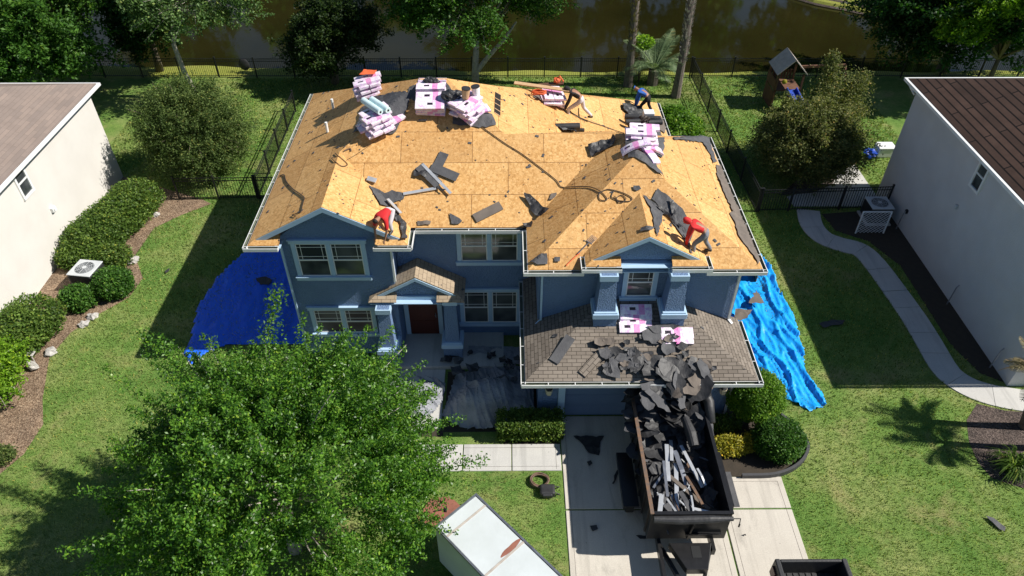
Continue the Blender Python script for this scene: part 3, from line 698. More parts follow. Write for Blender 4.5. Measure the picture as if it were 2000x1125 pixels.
# ================================================================== neighbouring houses
def hip_house(name, label, x0, x1, y0, y1, eave, pitch, oh, wallm, roofm, side):
    """side=+1: wall facing +X at x1 is the visible one; -1: wall facing -X at x0"""
    h = thing(name, ((x0 + x1) / 2, (y0 + y1) / 2, 0), label, 'house')
    m = MB(); m.box(x0, x1, y0, y1, -.1, eave - .03); m.build('wall', wallm, h)
    X0, X1, Y0, Y1 = x0 - oh, x1 + oh, y0 - oh, y1 + oh; hw = min(X1 - X0, Y1 - Y0) / 2; zr = eave + pitch * hw
    if Y1 - Y0 > X1 - X0: a, b_ = ((X0 + X1) / 2, Y0 + hw, zr), ((X0 + X1) / 2, Y1 - hw, zr); q = [[(X0, Y0, eave), (X1, Y0, eave), a], [(X1, Y0, eave), (X1, Y1, eave), b_, a], [(X1, Y1, eave), (X0, Y1, eave), b_], [(X0, Y1, eave), (X0, Y0, eave), a, b_]]
    else: a, b_ = (X0 + hw, (Y0 + Y1) / 2, zr), (X1 - hw, (Y0 + Y1) / 2, zr); q = [[(X0, Y0, eave), (X1, Y0, eave), b_, a], [(X1, Y0, eave), (X1, Y1, eave), b_], [(X1, Y1, eave), (X0, Y1, eave), a, b_], [(X0, Y1, eave), (X0, Y0, eave), a]]
    m = MB()
    for p in q: m.poly(p, thick=.05)
    m.build('roof', roofm, h)
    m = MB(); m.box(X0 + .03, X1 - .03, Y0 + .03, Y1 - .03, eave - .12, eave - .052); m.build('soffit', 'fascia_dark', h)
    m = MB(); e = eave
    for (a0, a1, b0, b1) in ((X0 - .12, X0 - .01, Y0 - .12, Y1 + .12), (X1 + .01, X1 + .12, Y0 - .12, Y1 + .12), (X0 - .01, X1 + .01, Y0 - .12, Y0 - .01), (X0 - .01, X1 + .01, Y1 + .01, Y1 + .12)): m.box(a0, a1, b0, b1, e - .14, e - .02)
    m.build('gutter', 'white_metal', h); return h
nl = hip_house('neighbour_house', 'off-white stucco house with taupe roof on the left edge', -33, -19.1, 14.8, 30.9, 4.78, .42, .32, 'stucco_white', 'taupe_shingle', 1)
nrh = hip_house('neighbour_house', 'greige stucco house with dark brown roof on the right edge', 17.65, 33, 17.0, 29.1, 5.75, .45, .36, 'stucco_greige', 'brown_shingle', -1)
def side_window(h, x, sx, y0, y1, z0, z1, bright=False):
    f = MB(); t = .1
    def bx(a0, a1, b0, b1, c0, c1, m=f): m.box(min(x + sx * a0, x + sx * a1), max(x + sx * a0, x + sx * a1), b0, b1, c0, c1)
    bx(.002, .06, y0, y1, z1 - t, z1); bx(.002, .07, y0, y1, z0, z0 + t); bx(.002, .06, y0, y0 + t, z0 + t, z1 - t); bx(.002, .06, y1 - t, y1, z0 + t, z1 - t)
    bx(.002, .05, y0 + t, y1 - t, (z0 + z1) / 2 - .03, (z0 + z1) / 2 + .03)
    fo = f.build('window', 'white_metal', h); p = MB(); bx(.003, .02, y0 + t, y1 - t, z0 + t, z1 - t, p); p.build('pane', 'window_glass', fo)
side_window(nl, -19.1, 1, 23.95, 24.75, 3.3, 4.62); side_window(nrh, 17.65, -1, 22.72, 23.42, 4.25, 5.5)
m = MB(); m.box(-19.098, -18.98, 25.05, 25.3, 1.95, 2.15); m.box(-19.0, -18.93, 25.1, 25.25, 1.98, 2.1); m.build('vent_cap', 'white_metal', nl)
for (y, z, l) in ((26.3, .9, 0), (23.5, 3.1, 0)):
    m = MB(); m.box(17.55, 17.648, y - .06, y + .06, z, z + .16); m.build('vent_cap', 'black_metal' if z < 1 else 'ac_grey', nrh)
for (y, z0) in ((21.3, .1), (17.9, .1), (26.3, .1)):
    m = MB(); m.tube([(17.58, y, 1.0), (17.5, y - .02, .9), (17.4, y - .1, .1)], .025, 6); m.build('pipe', 'steel', nrh)
m = MB(); m.tube([(17.3, 29.4, 5.62), (17.42, 29.25, 5.4), (17.55, 29.0, 5.2)], .04, 8); m.build('downspout', 'white_metal', nrh)

# ================================================================== fences
def fence(pts, label, h=1.22, sp=.12, post=2.35, posts=None, mat='black_metal', pk=.016):
    a = Vector(pts[0]); t = thing('fence', (a.x, a.y, 0), label, 'fence', 'black metal picket fences')
    m = MB()
    for i in range(len(pts) - 1):
        p, q = Vector((*pts[i], 0)), Vector((*pts[i + 1], 0)); d = q - p; l = d.length; d.normalize()
        for z in (h - .03, h - .18, .12): m.bar(p + Vector((0, 0, z)), q + Vector((0, 0, z)), .03, .032)
        k = int(l / sp)
        for j in range(k): c = p + d * (sp * (j + .5)); m.box(c.x - pk / 2, c.x + pk / 2, c.y - pk / 2, c.y + pk / 2, .05, h)
    m.build('panel', mat, t)
    for i in range(len(pts) - 1):
        p, q = Vector((*pts[i], 0)), Vector((*pts[i + 1], 0)); l = (q - p).length; k = max(1, round(l / post))
        for j in range(k + (1 if i == len(pts) - 2 else 0)):
            c = p.lerp(q, j / k); b_ = MB(); b_.box(c.x - .035, c.x + .035, c.y - .035, c.y + .035, -.1, h + .06); b_.box(c.x - .045, c.x + .045, c.y - .045, c.y + .045, h + .06, h + .09); b_.build('post', mat, t)
    return t
fence([(-34, 42.6), (-24.6, 42.1), (-13, 42.0), (0, 41.95), (11.1, 41.9), (24, 41.8), (36, 41.9)], 'long black picket fence along the pond bank')
fence([(-12.0, 37.6), (-11.85, 28.95)], 'black picket fence running back along the left side yard')
fence([(-11.9, 28.9), (-15.6, 28.85)], 'short black picket fence beside the olive bush, facing the lawn')
fence([(-11.8, 28.9), (-8.6, 28.95)], 'short black picket fence closing the gap to the stripped house')
fence([(11.2, 41.8), (11.35, 33.0), (11.5, 27.7)], 'black picket fence between the stripped house and the playset yard', pk=.022)
fence([(11.6, 27.7), (13.0, 27.75), (15.4, 27.85), (17.6, 27.95)], 'black picket fence across the path by the greige house', pk=.022)
b = MB(); b.blob((-15.9, 41.95, .85), (.32, .08, .36), 3, .1); tag(b.build('round_net', 'black_plastic'), 'round black disc hanging on the pond fence', 'net')

# ================================================================== vegetation
def sphdir(n, zmin=-.3):
    out = np.zeros((0, 3))
    while len(out) < n:
        d = nr.normal(size=(n * 2, 3)); d /= np.linalg.norm(d, axis=1)[:, None]; d = d[d[:, 2] > zmin]; out = np.vstack([out, d])
    return out[:n]
def spray_pts(c, R, nprim, nspray, leaves, spread=.25, zmin=-.3, tight=.35, r0=.3, r1=(.78, 1.1), lift=.0):
    """leaf positions: sprays grouped round primary limbs so that gaps stay between them. returns pts, spray segments"""
    c = np.array(c, float); R = np.array(R, float); prim = sphdir(nprim, zmin); prl = .8 + .35 * nr.random(nprim)
    k = nr.integers(0, nprim, nspray); d = prim[k] + tight * nr.normal(size=(nspray, 3)); d /= np.linalg.norm(d, axis=1)[:, None]
    d[:, 2] = np.maximum(d[:, 2], zmin)
    e = (nr.uniform(r1[0], r1[1], nspray) * prl[k])[:, None]; S = c + d * R * (r0 + .25 * nr.random((nspray, 1))); Ee = c + d * R * e; Ee[:, 2] += lift * nr.random(nspray)
    t = nr.random((nspray, leaves, 1)) ** .7
    P = S[:, None] * (1 - t) + Ee[:, None] * t + nr.normal(size=(nspray, leaves, 3)) * spread * (1.15 - .75 * t)
    return P.reshape(-1, 3), S, Ee, prim
def branches(m, top, c, R, prim, S, Ee, n, r=.05, pr_=.09):
    top = Vector(top); c = Vector(c); R = Vector(R)
    for q in prim: 
        q = Vector(q); e = c + Vector((q.x * R.x, q.y * R.y, q.z * R.z)) * .6; mid = top.lerp(e, .5) + Vector((0, 0, -.08 * (e - top).length)); m.tube([top, mid, e], [pr_, pr_ * .6, pr_ * .2], 6)
    for i in range(min(n, len(S))):
        a, b_ = Vector(S[i]), Vector(Ee[i]); m.tube([a, a.lerp(b_, .5) + Vector((0, 0, .06)), b_], [r * .5, r * .35, r * .12], 4)
def make_tree(name, label, cat, trunk, tr, c, R, leaf, lsize, nprim=14, nspray=160, leaves=60, spread=.25, bark='bark_pale', group=None, zmin=-.3, nb=30, tight=.35, lift=0, r1=(.78, 1.1), r0=.3, bw=.09, extra=None, up=.35, asp=.5):
    base = Vector(trunk[0]); t = thing(name, base, label, cat, group)
    P, S, Ee, prim = spray_pts(c, R, nprim, nspray, leaves, spread, zmin, tight, r0, r1, lift)
    if extra is not None: P = np.vstack([P] + extra)
    P = P[P[:, 2] > .05]
    m = MB(); n = len(trunk); m.tube(trunk, list(np.linspace(tr, tr * .55, n)), 10); m.build('trunk', bark, t, smooth=True)
    m = MB(); branches(m, trunk[-1], c, R, prim, S, Ee, nb, pr_=bw); m.build('branch', bark, t, smooth=True)
    fastmesh('crown', leafquads(P, lsize, up, asp), len(P), leaf, t, tuple(base)); return t
def shrub(name, label, boxes, leaf, lsize, dens, group=None, cat='shrub', spread=.12, ell=True, rough=.12, stems=True):
    """boxes: (cx,cy,cz,rx,ry,rz) lumps; leaves in their outer shell"""
    Ps = []
    for (cx, cy, cz, rx, ry, rz) in boxes:
        n = int(dens * (rx * ry + ry * rz + rx * rz)); d = nr.normal(size=(n, 3)); d /= np.linalg.norm(d, axis=1)[:, None]
        if not ell: d = np.sign(d) * np.abs(d) ** .45
        k = 1 + rough * np.array([noise.noise(Vector(q) * 2.2 + Vector((cx, cy, 0))) for q in d])[:, None]
        P = np.array([cx, cy, cz]) + d * np.array([rx, ry, rz]) * k * (.55 + .5 * nr.random((n, 1)) ** .5) + nr.normal(size=(n, 3)) * spread * .4
        Ps.append(P)
    P = np.vstack(Ps); P = P[P[:, 2] > .02]; base = Vector((boxes[0][0], boxes[0][1], 0)); t = thing(name, base, label, cat, group)
    m = MB()
    for (cx, cy, cz, rx, ry, rz) in boxes:
        for k in range(4): a = rnd.random() * 6.28; m.tube([(cx, cy, 0), (cx + .5 * rx * math.cos(a), cy + .5 * ry * math.sin(a), cz)], [.03, .012], 5)
    m.build('stem', 'bark_dark', t)
    fastmesh('foliage', leafquads(P, lsize, .5), len(P), leaf, t, tuple(base)); return t
# the big tree in front
def clumps(c, R, n, per, rr=(.35, .8), zmin=-.4):
    d = sphdir(n, zmin); f = .45 + .5 * nr.random((n, 1)) ** .6; C = np.array(c) + d * np.array(R) * f; r = nr.uniform(rr[0], rr[1], (n, 1)); out = []
    for i in range(n):
        k = int(per * (r[i, 0] / rr[1]) ** 2); q = nr.normal(size=(k, 3)); q /= np.linalg.norm(q, axis=1)[:, None]; q[:, 2] = q[:, 2] * .55; s = (.35 + .65 * nr.random((k, 1)) ** .5) * r[i, 0]
        lob = 1 + .5 * np.sin(q[:, :1] * 5 + i) * np.cos(q[:, 1:2] * 6 + i * 2)
        out.append(C[i] + q * s * lob + np.array([0, 0, .0]))
    return np.vstack(out)
def arm(a, b_, n=260, sp=.22, droop=0):
    a, b_ = np.array(a, float), np.array(b_, float); t = nr.random((n, 1)) ** .8
    return a * (1 - t) + b_ * t + nr.normal(size=(n, 3)) * sp * (1.2 - .8 * t)
ex = [arm((-6.5, 12, 5), (-5.3, 12.6, 8.6), 900, .22), arm((-7, 11.6, 5), (-8.9, 12.6, 7.2), 900, .2), arm((-8, 10.4, 3), (-10.5, 10.6, 2.8), 1800, .3), arm((-8, 9.8, 3), (-10.5, 9.6, 2.2), 1800, .3), arm((-4, 11.5, 5), (-3.2, 12.6, 6.2), 1000, .25),
      arm((-3.4, 11.6, 3.5), (-1.9, 12.3, 2.7), 1300, .3), arm((-6, 12.5, 4.5), (-7.4, 13.6, 5.4), 900, .25), arm((-3.5, 10.2, 4), (-1.9, 10.6, 3.9), 1000, .25), arm((-4.8, 12.4, 5), (-4.1, 13.0, 6.8), 900, .2), arm((-8.6, 11.5, 2.8), (-10.3, 12.4, 2.2), 1100, .3)]
make_tree('shade_tree', 'large bright green tree filling the lower left front yard', 'tree', [(-6.2, 10.9, 0), (-6.25, 11, 1.2), (-6.1, 11.1, 2.4)], .2, (-5.9, 10.5, 3.7), (4.2, 3.8, 3.7), 'leaf_big', .043, 46, 950, 210, .13, 'bark_pale', zmin=-.35, nb=70, tight=.2, r0=.5, r1=(.7, 1.18), bw=.05, extra=ex + [clumps((-5.75, 10.4, 3.9), (3.9, 3.6, 3.4), 75, 1500, (.3, .7))], up=.2)
# back yard and pond side
make_tree('dense_tree', 'dense mid green tree at the far left beyond the fence', 'tree', [(-27, 42.8, 0), (-26.9, 42.6, 2)], .3, (-26.6, 40.8, 4.2), (5.6, 4.6, 4.4), 'leaf_mid', .105, 26, 640, 130, .3, 'bark_dark', zmin=-.5, tight=.25)
make_tree('dense_tree', 'dark shaded tree at the water edge right of the far left tree', 'tree', [(-21.6, 43.0, 0), (-21.5, 43.0, 2)], .25, (-21.3, 42.6, 3.4), (2.3, 2.0, 3.6), 'leaf_deep', .10, 12, 260, 110, .25, 'bark_dark', zmin=-.5)
make_tree('pale_trunk_tree', 'grey green tree with thin pale leaning trunk behind the olive bush', 'tree', [(-17.9, 39.1, 0), (-18.35, 39.2, 1.6), (-18.5, 39.3, 3.2), (-18.0, 39.3, 5.2)], .17, (-16.7, 39.5, 6.0), (3.9, 3.0, 3.0), 'leaf_grey', .085, 22, 260, 110, .27, zmin=-.55, nb=90, tight=.3, bw=.06)
make_tree('dark_bushy_tree', 'very dark rounded bushy tree in front of the pond left of centre', 'tree', [(-10.4, 41.2, 0), (-10.3, 41.2, 1.3)], .25, (-10.1, 41.3, 2.7), (3.0, 2.4, 2.6), 'leaf_dark', .085, 18, 460, 130, .27, 'bark_dark', zmin=-.6)
ct_ = make_tree('pale_trunk_tree', 'tall green tree with forked pale trunk standing behind the roof peak', 'tree', [(-1.95, 40.9, 0), (-1.9, 40.9, 1.4), (-1.75, 41, 3.2)], .25, (-2.0, 41, 5.6), (5.2, 3.6, 3.8), 'leaf_mid', .095, 24, 560, 130, .28, zmin=-.45, nb=80, tight=.27, bw=.1)
m = MB(); m.tube([(-1.85, 40.85, .9), (-1.1, 40.7, 1.9), (-.2, 40.7, 2.9), (.5, 41, 3.8)], [.16, .13, .1, .06], 8); m.build('branch', 'bark_pale', ct_)
make_tree('ferny_tree', 'huge lime and dark green tree at the top right corner', 'tree', [(27, 42.8, 0), (27, 42.7, 2.5)], .35, (26.6, 41.6, 4.4), (6.6, 4.4, 4.6), 'leaf_deep', .11, 26, 700, 130, .33, 'bark_dark', zmin=-.5, tight=.25)
make_tree('ferny_tree', 'bright lime green feathery tree at the right edge above the brown roof', 'tree', [(27.6, 39.0, 0), (27.4, 38.8, 2.5)], .2, (26.8, 38.2, 5.0), (3.6, 2.6, 2.8), 'leaf_lime', .10, 20, 420, 100, .2, 'bark_dark', zmin=-.3, tight=.25)
make_tree('olive_bush', 'big fine leaved dark olive bush beside the off-white house', 'bush', [(-15.2, 30.8, 0), (-15.2, 30.8, .6)], .15, (-15.1, 31.2, 2.2), (2.75, 2.5, 2.75), 'leaf_olive', .05, 34, 900, 95, .2, 'bark_dark', zmin=-.6, tight=.4, r1=(.8, 1.05), nb=60)
make_tree('olive_bush', 'big reddish olive bush between the playset and the greige house', 'bush', [(14.4, 30.9, 0), (14.4, 30.9, .6)], .15, (14.4, 30.8, 1.95), (2.7, 2.5, 2.1), 'leaf_redolive', .058, 34, 1000, 95, .22, 'bark_dark', zmin=-.6, tight=.45, r1=(.78, 1.1), nb=60, extra=[arm((15.2, 31.8, 2.6), (15.4, 33, 5.2), 3000, .4), arm((15.6, 32.2, 2.6), (17.2, 33.2, 3.9), 5000, .6), arm((15.6, 32.2, 2.0), (17.3, 32.8, 2.6), 4000, .5)])
shrub('green_shrub', 'light green shrub behind the back right corner of the stripped house', [(8.6, 33.6, .9, 1.4, 1.6, 1.1), (8.1, 31.9, .7, .9, 1.0, .9)], 'leaf_bright', .08, 3200)
# far bank trees, seen only mirrored in the pond
for i, (x, y, h, r) in enumerate(((-34, 74, 15, 6), (-22, 76, 12, 5), (-3, 73, 14, 5.5), (3, 78, 16, 5), (13, 74, 17, 6), (19, 76, 16, 6), (27, 70, 15, 6), (35, 68, 15, 7), (-12, 80, 11, 5))):
    make_tree('far_bank_tree', 'tall tree on the far bank mirrored dark in the pond, ' + ['farthest left', 'second from the left', 'left of centre', 'centre', 'right of centre', 'third from the right', 'second from the right', 'farthest right', 'smallest one'][i], 'tree', [(x, y, 0), (x, y, h * .5)], .3, (x, y, h * .6), (r, r * .8, h * .45), 'leaf_mid', .5, 10, 90, 40, .8, 'bark_pale', 'trees on the far bank', zmin=-.6, nb=0)
# left neighbour's planting
def hl(path, w0, h0, step=.55):
    out = []; 
    for i in range(len(path) - 1):
        a, b_ = Vector(path[i]), Vector(path[i + 1]); k = max(1, int((b_ - a).length / step))
        for j in range(k): p = a.lerp(b_, j / k); out.append((p.x, p.y, h0 * .5, w0, w0 * .95, h0 * .55))
    return out
shrub('hedge', 'long clipped hedge against the off-white house wall', hl([(-17.8, 24.9), (-17.4, 26.6), (-17.0, 28.6)], 1.2, 1.4), 'leaf_hedge', .06, 1700, 'hedges along the off-white house', 'hedge')
shrub('hedge', 'low hedge behind the pale air conditioner', hl([(-18.3, 24.0), (-16.0, 24.0)], .65, .9), 'leaf_hedge', .055, 3000, 'hedges along the off-white house', 'hedge')
shrub('hedge', 'thick clipped hedge below the pale air conditioner', hl([(-18.3, 18.5), (-18.0, 20.0), (-17.7, 20.9)], 1.1, 1.35), 'leaf_hedge', .06, 2000, 'hedges along the off-white house', 'hedge')
shrub('round_shrub', 'dark round shrub just right of the pale air conditioner', [(-15.9, 22.2, .5, .72, .7, .6)], 'leaf_mid', .055, 9000, 'shrubs round the pale air conditioner')
shrub('round_shrub', 'small dark shrub just below the pale air conditioner', [(-17.0, 21.4, .4, .6, .5, .55)], 'leaf_mid', .055, 9000, 'shrubs round the pale air conditioner')
make_tree('lime_shrub', 'bright lime green open shrub at the left edge', 'shrub', [(-17.9, 16.9, 0), (-17.9, 16.9, .6)], .06, (-17.9, 16.9, 1.1), (1.5, 1.6, 1.2), 'leaf_lime', .06, 16, 230, 70, .16, zmin=-.3, nb=50, bw=.03)
shrub('small_shrub', 'sparse dark little shrub in the lower left mulch', [(-16.3, 14.1, .2, .4, .35, .25)], 'leaf_olive', .04, 5000)
# front beds
shrub('hedge', 'boxy clipped hedge left of the driveway by the garage', [(-.0 + k * .34, 15.05, .42, .42, .42, .45) for k in range(5)], 'leaf_hedge', .045, 4800, None, 'hedge', .08, False)
shrub('ball_topiary', 'bright round topiary beside the garage corner', [(8.1, 15.55, 1.25, .88, .82, .85)], 'leaf_bright', .04, 12000, None, 'topiary', .07)
m = MB()
shrub('ball_shrub', 'dark grey green shrub at the rounded end of the bed', [(8.65, 14.35, .55, .82, .72, .62)], 'leaf_mid', .04, 11000, None, 'shrub', .1)
shrub('yellow_plant', 'golden yellow ground plant beside the dump trailer', [(7.15, 14.3, .25, .75, .32, .32), (7.9, 14.45, .3, .3, .3, .3)], 'leaf_yellow', .045, 7000, None, 'plant', .1)
shrub('pale_plant', 'pale green low plant between the topiary and the garage', [(7.1, 15.2, .25, .6, .3, .3)], 'leaf_hedge', .045, 6000, None, 'plant', .1)
b = MB(); cu = [(7.3, 13.25), (8.4, 13.3), (9.25, 13.7), (9.72, 14.35), (9.6, 15.1), (9.0, 15.9)]
cu = smooth_line(cu, 5)
for i in range(len(cu) - 1): b.bar((cu[i].x, cu[i].y, .1), (cu[i + 1].x, cu[i + 1].y, .1), .09, .2)
tag(b.build('bed_edging', 'edging'), 'dark curved edging round the bed beside the driveway', 'edging')
# palms ----------------------------------------------------------------
def frond(c, az, ln, rise, droop, nl=26, w0=.45, mb=None):
    out = []; pts = []
    for i in range(9):
        t = i / 8; r = ln * t * (1 - .12 * t); z = rise * t * 1.6 - droop * t * t
        pts.append(Vector((c[0] + math.cos(az) * r, c[1] + math.sin(az) * r, c[2] + z)))
    for j in range(nl):
        t = .12 + .86 * j / nl; k = t * 8; i = min(7, int(k)); p = pts[i].lerp(pts[i + 1], k - i); d = (pts[i + 1] - pts[i]).normalized()
        s = Vector((-math.sin(az), math.cos(az), 0)); l = w0 * math.sin(math.pi * min(1, t * .9 + .12)) ** .6
        for sg in (-1, 1):
            e = p + (s * sg + d * .75).normalized() * l + Vector((0, 0, -.18 * l)); wd = d * .02
            out += [p - wd, p + wd, e + wd * .4, e - wd * .4]
    if mb is not None: mb.tube(pts, [.03, .028, .026, .024, .02, .018, .015, .01, .006], 5)
    return out
def palm(label, base, pts, r, crown_n, ln, name='palm_tree', leaf='frond_grey', bark='bark_palm', rise=(.4, 1.6), droop=(1., 2.6), w0=.5, group=None, nl=26, scales=True):
    t = thing(name, base, label, 'palm', group); m = MB(); n = len(pts)
    sp = smooth_line([tuple(p) for p in pts], 6) if n > 2 else [Vector(p) for p in pts]
    m.tube(sp, [r * (1.35 - .4 * min(1, i / 5)) for i in range(len(sp))], 12); m.build('trunk', bark, t)
    if scales:
        m = MB(); L_ = len(sp)
        for i in range(2, L_ - 1):
            for k in range(40):
                f = rnd.random(); p = sp[i].lerp(sp[i + 1], f); a = rnd.random() * 6.28; o = Vector((math.cos(a), math.sin(a), 0)); s = Vector((-o.y, o.x, 0)); rr = r * .95
                if p.z < 2.0: continue
                b0 = p + o * rr * .9; m.add([b0 - s * .045, b0 + s * .045, b0 + o * .11 + Vector((0, 0, .17)) + s * .03, b0 + o * .11 + Vector((0, 0, .17)) - s * .03], [(0, 1, 2, 3)])
        if m.v: m.build('boot', 'frond_dry' if 'brown' in label else 'boot_pale', t)
    V = []; st = MB(); top = sp[-1]
    for k in range(crown_n): V += frond(top, rnd.random() * 6.28, ln * rnd.uniform(.8, 1.1), rnd.uniform(*rise), rnd.uniform(*droop), nl, w0, st)
    st.build('stalk', leaf, t); fastmesh('crown', np.array([tuple(v) for v in V]), len(V) // 4, leaf, t, tuple(Vector(base))); return t
palm('tall palm with brown scaly trunk, left of the two behind the roof', (7.2, 40.75, 0), [(7.2, 40.75, 0), (7.15, 40.7, 3), (7.1, 40.7, 6), (7.1, 40.7, 10.5)], .22, 22, 2.6)
palm('tall palm with pale scaly leaning trunk, right of the two behind the roof', (9.8, 39.3, 0), [(9.8, 39.3, 0), (9.85, 39.25, 3), (9.8, 39.2, 6), (9.9, 39.2, 11)], .22, 22, 2.6)
palm('short feathery grey green palm between the two tall palm trunks', (8.7, 41.0, 0), [(8.7, 41.0, 0), (8.7, 41.0, .9)], .25, 34, 2.3, rise=(.6, 2.0), droop=(.6, 2.4), scales=False, nl=30)
shrub('yellow_tuft', 'yellow green leafy tuft on top of the feathery palm', [(7.9, 41.2, 2.5, .6, .5, .35)], 'leaf_lime', .09, 900, None, 'plant')
palm('dry grey palm leaning at the right edge in dark mulch', (17.3, 15.2, 0), [(17.3, 15.2, 0), (16.9, 15.2, 1.4), (16.75, 15.25, 2.4)], .13, 18, 1.2, 'small_palm', 'frond_dry', 'bark_dark', (.3, 1.2), (.4, 1.6), .3, 'small palms in the dark mulch', 22, False)
palm('dry grey palm second from the path in dark mulch', (17.6, 14.3, 0), [(17.6, 14.3, 0), (17.2, 14.3, 1.3), (17.0, 14.35, 2.6)], .12, 18, 1.2, 'small_palm', 'frond_dry', 'bark_dark', (.3, 1.2), (.4, 1.6), .3, 'small palms in the dark mulch', 22, False)
V = []; bb_ = Vector((15.95, 13.45, 0))
for k in range(260):
    a = rnd.random() * 6.28; l = rnd.uniform(.4, .8); s = Vector((-math.sin(a), math.cos(a), 0)) * .018; o = bb_ + Vector((rnd.uniform(-.2, .2), rnd.uniform(-.2, .2), 0)); q = o + Vector((math.cos(a) * l * .5, math.sin(a) * l * .5, l * .75)); e = o + Vector((math.cos(a) * l, math.sin(a) * l, l * .45))
    V += [o - s, o + s, q + s, q - s, q - s, q + s, e + s * .2, e - s * .2]
tag(fastmesh('grass_clump', np.array([tuple(v) for v in V]), len(V) // 4, 'leaf_hedge', None, tuple(bb_)), 'spiky green grass clump at the edge of the dark mulch', 'plant')
# short grass blades that break up the lawn near the camera
n = 190000
Gx = nr.uniform(-21, 21, int(n * 1.6)); Gy = 9.3 + 32.6 * nr.random(int(n * 1.6)) ** 1.25
x, y = Gx, Gy
bad = ((x > -8.4) & (x < 7.8) & (y > 14.9) & (y < 32)) | ((x > 1.6) & (x < 8.65) & (y < 15.8) & ~((x > 6.45) & (y > 13.3))) | ((x > -4.2) & (x < 1.7) & (y > 13.5) & (y < 32)) | ((x < -18.9) & (y < 31)) | ((x > 17.5) & (y > 16.8) & (y < 29.3))
for pg in NOGRASS:
    c = np.zeros(len(x), bool)
    for i in range(len(pg)):
        (xa, ya), (xb, yb) = pg[i], pg[(i + 1) % len(pg)]
        if ya != yb: c ^= ((ya > y) != (yb > y)) & (x < (xb - xa) * (y - ya) / (yb - ya) + xa)
    bad |= c
keep = np.nonzero(~bad)[0][:n]
P = np.stack([Gx[keep], Gy[keep], np.full(len(keep), .0)], 1); a = nr.random((len(P), 1)) * 6.28; S_ = np.hstack([np.cos(a), np.sin(a), np.zeros_like(a)]) * (.011 + .012 * nr.random((len(P), 1))) * (P[:, 1:2] / 20) ** .8
tip = np.hstack([nr.normal(size=(len(P), 2)) * .03, .05 + .05 * nr.random((len(P), 1))])
V = np.stack([P - S_, P + S_, P + tip], 1).reshape(-1, 3)
MATS['blade'] = leafmat('blade', (.10, .18, .035), (.27, .32, .11), .6, .3, .15)
tag(fastmesh('grass', V, len(P), 'blade', None, (0, 0, 0), 3), 'short mown grass blades over the lawns', 'grass', None, 'stuff')
# ================================================================== roofing material bundles
def frame_on(n, az):
    """rotation whose Z is n and whose X points along az projected on the surface"""
    n = Vector(n).normalized(); x = Vector((math.cos(az), math.sin(az), 0)); x = (x - n * x.dot(n)).normalized(); y = n.cross(x)
    return Matrix((x, y, n)).transposed().to_4x4()
_bv = []
def bundle_mesh(L=1.0, W=.36, H=.085, sag=0., name='shingle_bundle', mat='bundle_wrap'):
    m = MB(); nx, ny = 12, 4; vs = []; sx = lambda i: -L / 2 + L * i / nx
    for lay in (0, 1):
        for i in range(nx + 1):
            for j in range(ny + 1):
                x = sx(i); y = -W / 2 + W * j / ny; e = min(1, min(i, nx - i) + .0); f = min(1, min(j, ny - j) + .0)
                z = H / 2 * (.85 + .15 * min(e, f)) * (1 if lay else -1) - sag * (2 * x / L) ** 2 + .006 * noise.noise(Vector((x * 6, y * 6, lay)))
                vs.append((x, y, z))
    K = (nx + 1) * (ny + 1); ix = lambda l, i, j: l * K + i * (ny + 1) + j; fs = []
    for i in range(nx):
        for j in range(ny):
            fs.append((ix(1, i, j), ix(1, i + 1, j), ix(1, i + 1, j + 1), ix(1, i, j + 1))); fs.append((ix(0, i, j), ix(0, i, j + 1), ix(0, i + 1, j + 1), ix(0, i + 1, j)))
    for i in range(nx): fs.append((ix(0, i, 0), ix(0, i + 1, 0), ix(1, i + 1, 0), ix(1, i, 0))); fs.append((ix(0, i + 1, ny), ix(0, i, ny), ix(1, i, ny), ix(1, i + 1, ny)))
    for j in range(ny): fs.append((ix(0, 0, j + 1), ix(0, 0, j), ix(1, 0, j), ix(1, 0, j + 1))); fs.append((ix(0, nx, j), ix(0, nx, j + 1), ix(1, nx, j + 1), ix(1, nx, j)))
    m.add(vs, fs); return m.build(name, mat, origin=(0, 0, 0), smooth=False)
B_FLAT = bundle_mesh(); B_SAG = bundle_mesh(sag=.10)
for o in (B_FLAT, B_SAG): col.objects.unlink(o)
ORD = ['topmost', 'second from the top', 'third from the top', 'fourth from the top', 'fifth from the top', 'sixth from the top', 'seventh from the top', 'eighth from the top', 'ninth from the top', 'bottom']
def bundle(p, n, az, lab, grp, sag=False, tilt=0):
    o = (B_SAG if sag else B_FLAT).copy(); o.name = 'shingle_bundle'; col.objects.link(o)
    o.matrix_world = Matrix.Translation(p) @ frame_on(n, az) @ Matrix.Rotation(tilt, 4, 'X')
    return tag(o, lab, 'shingle bundle', grp)
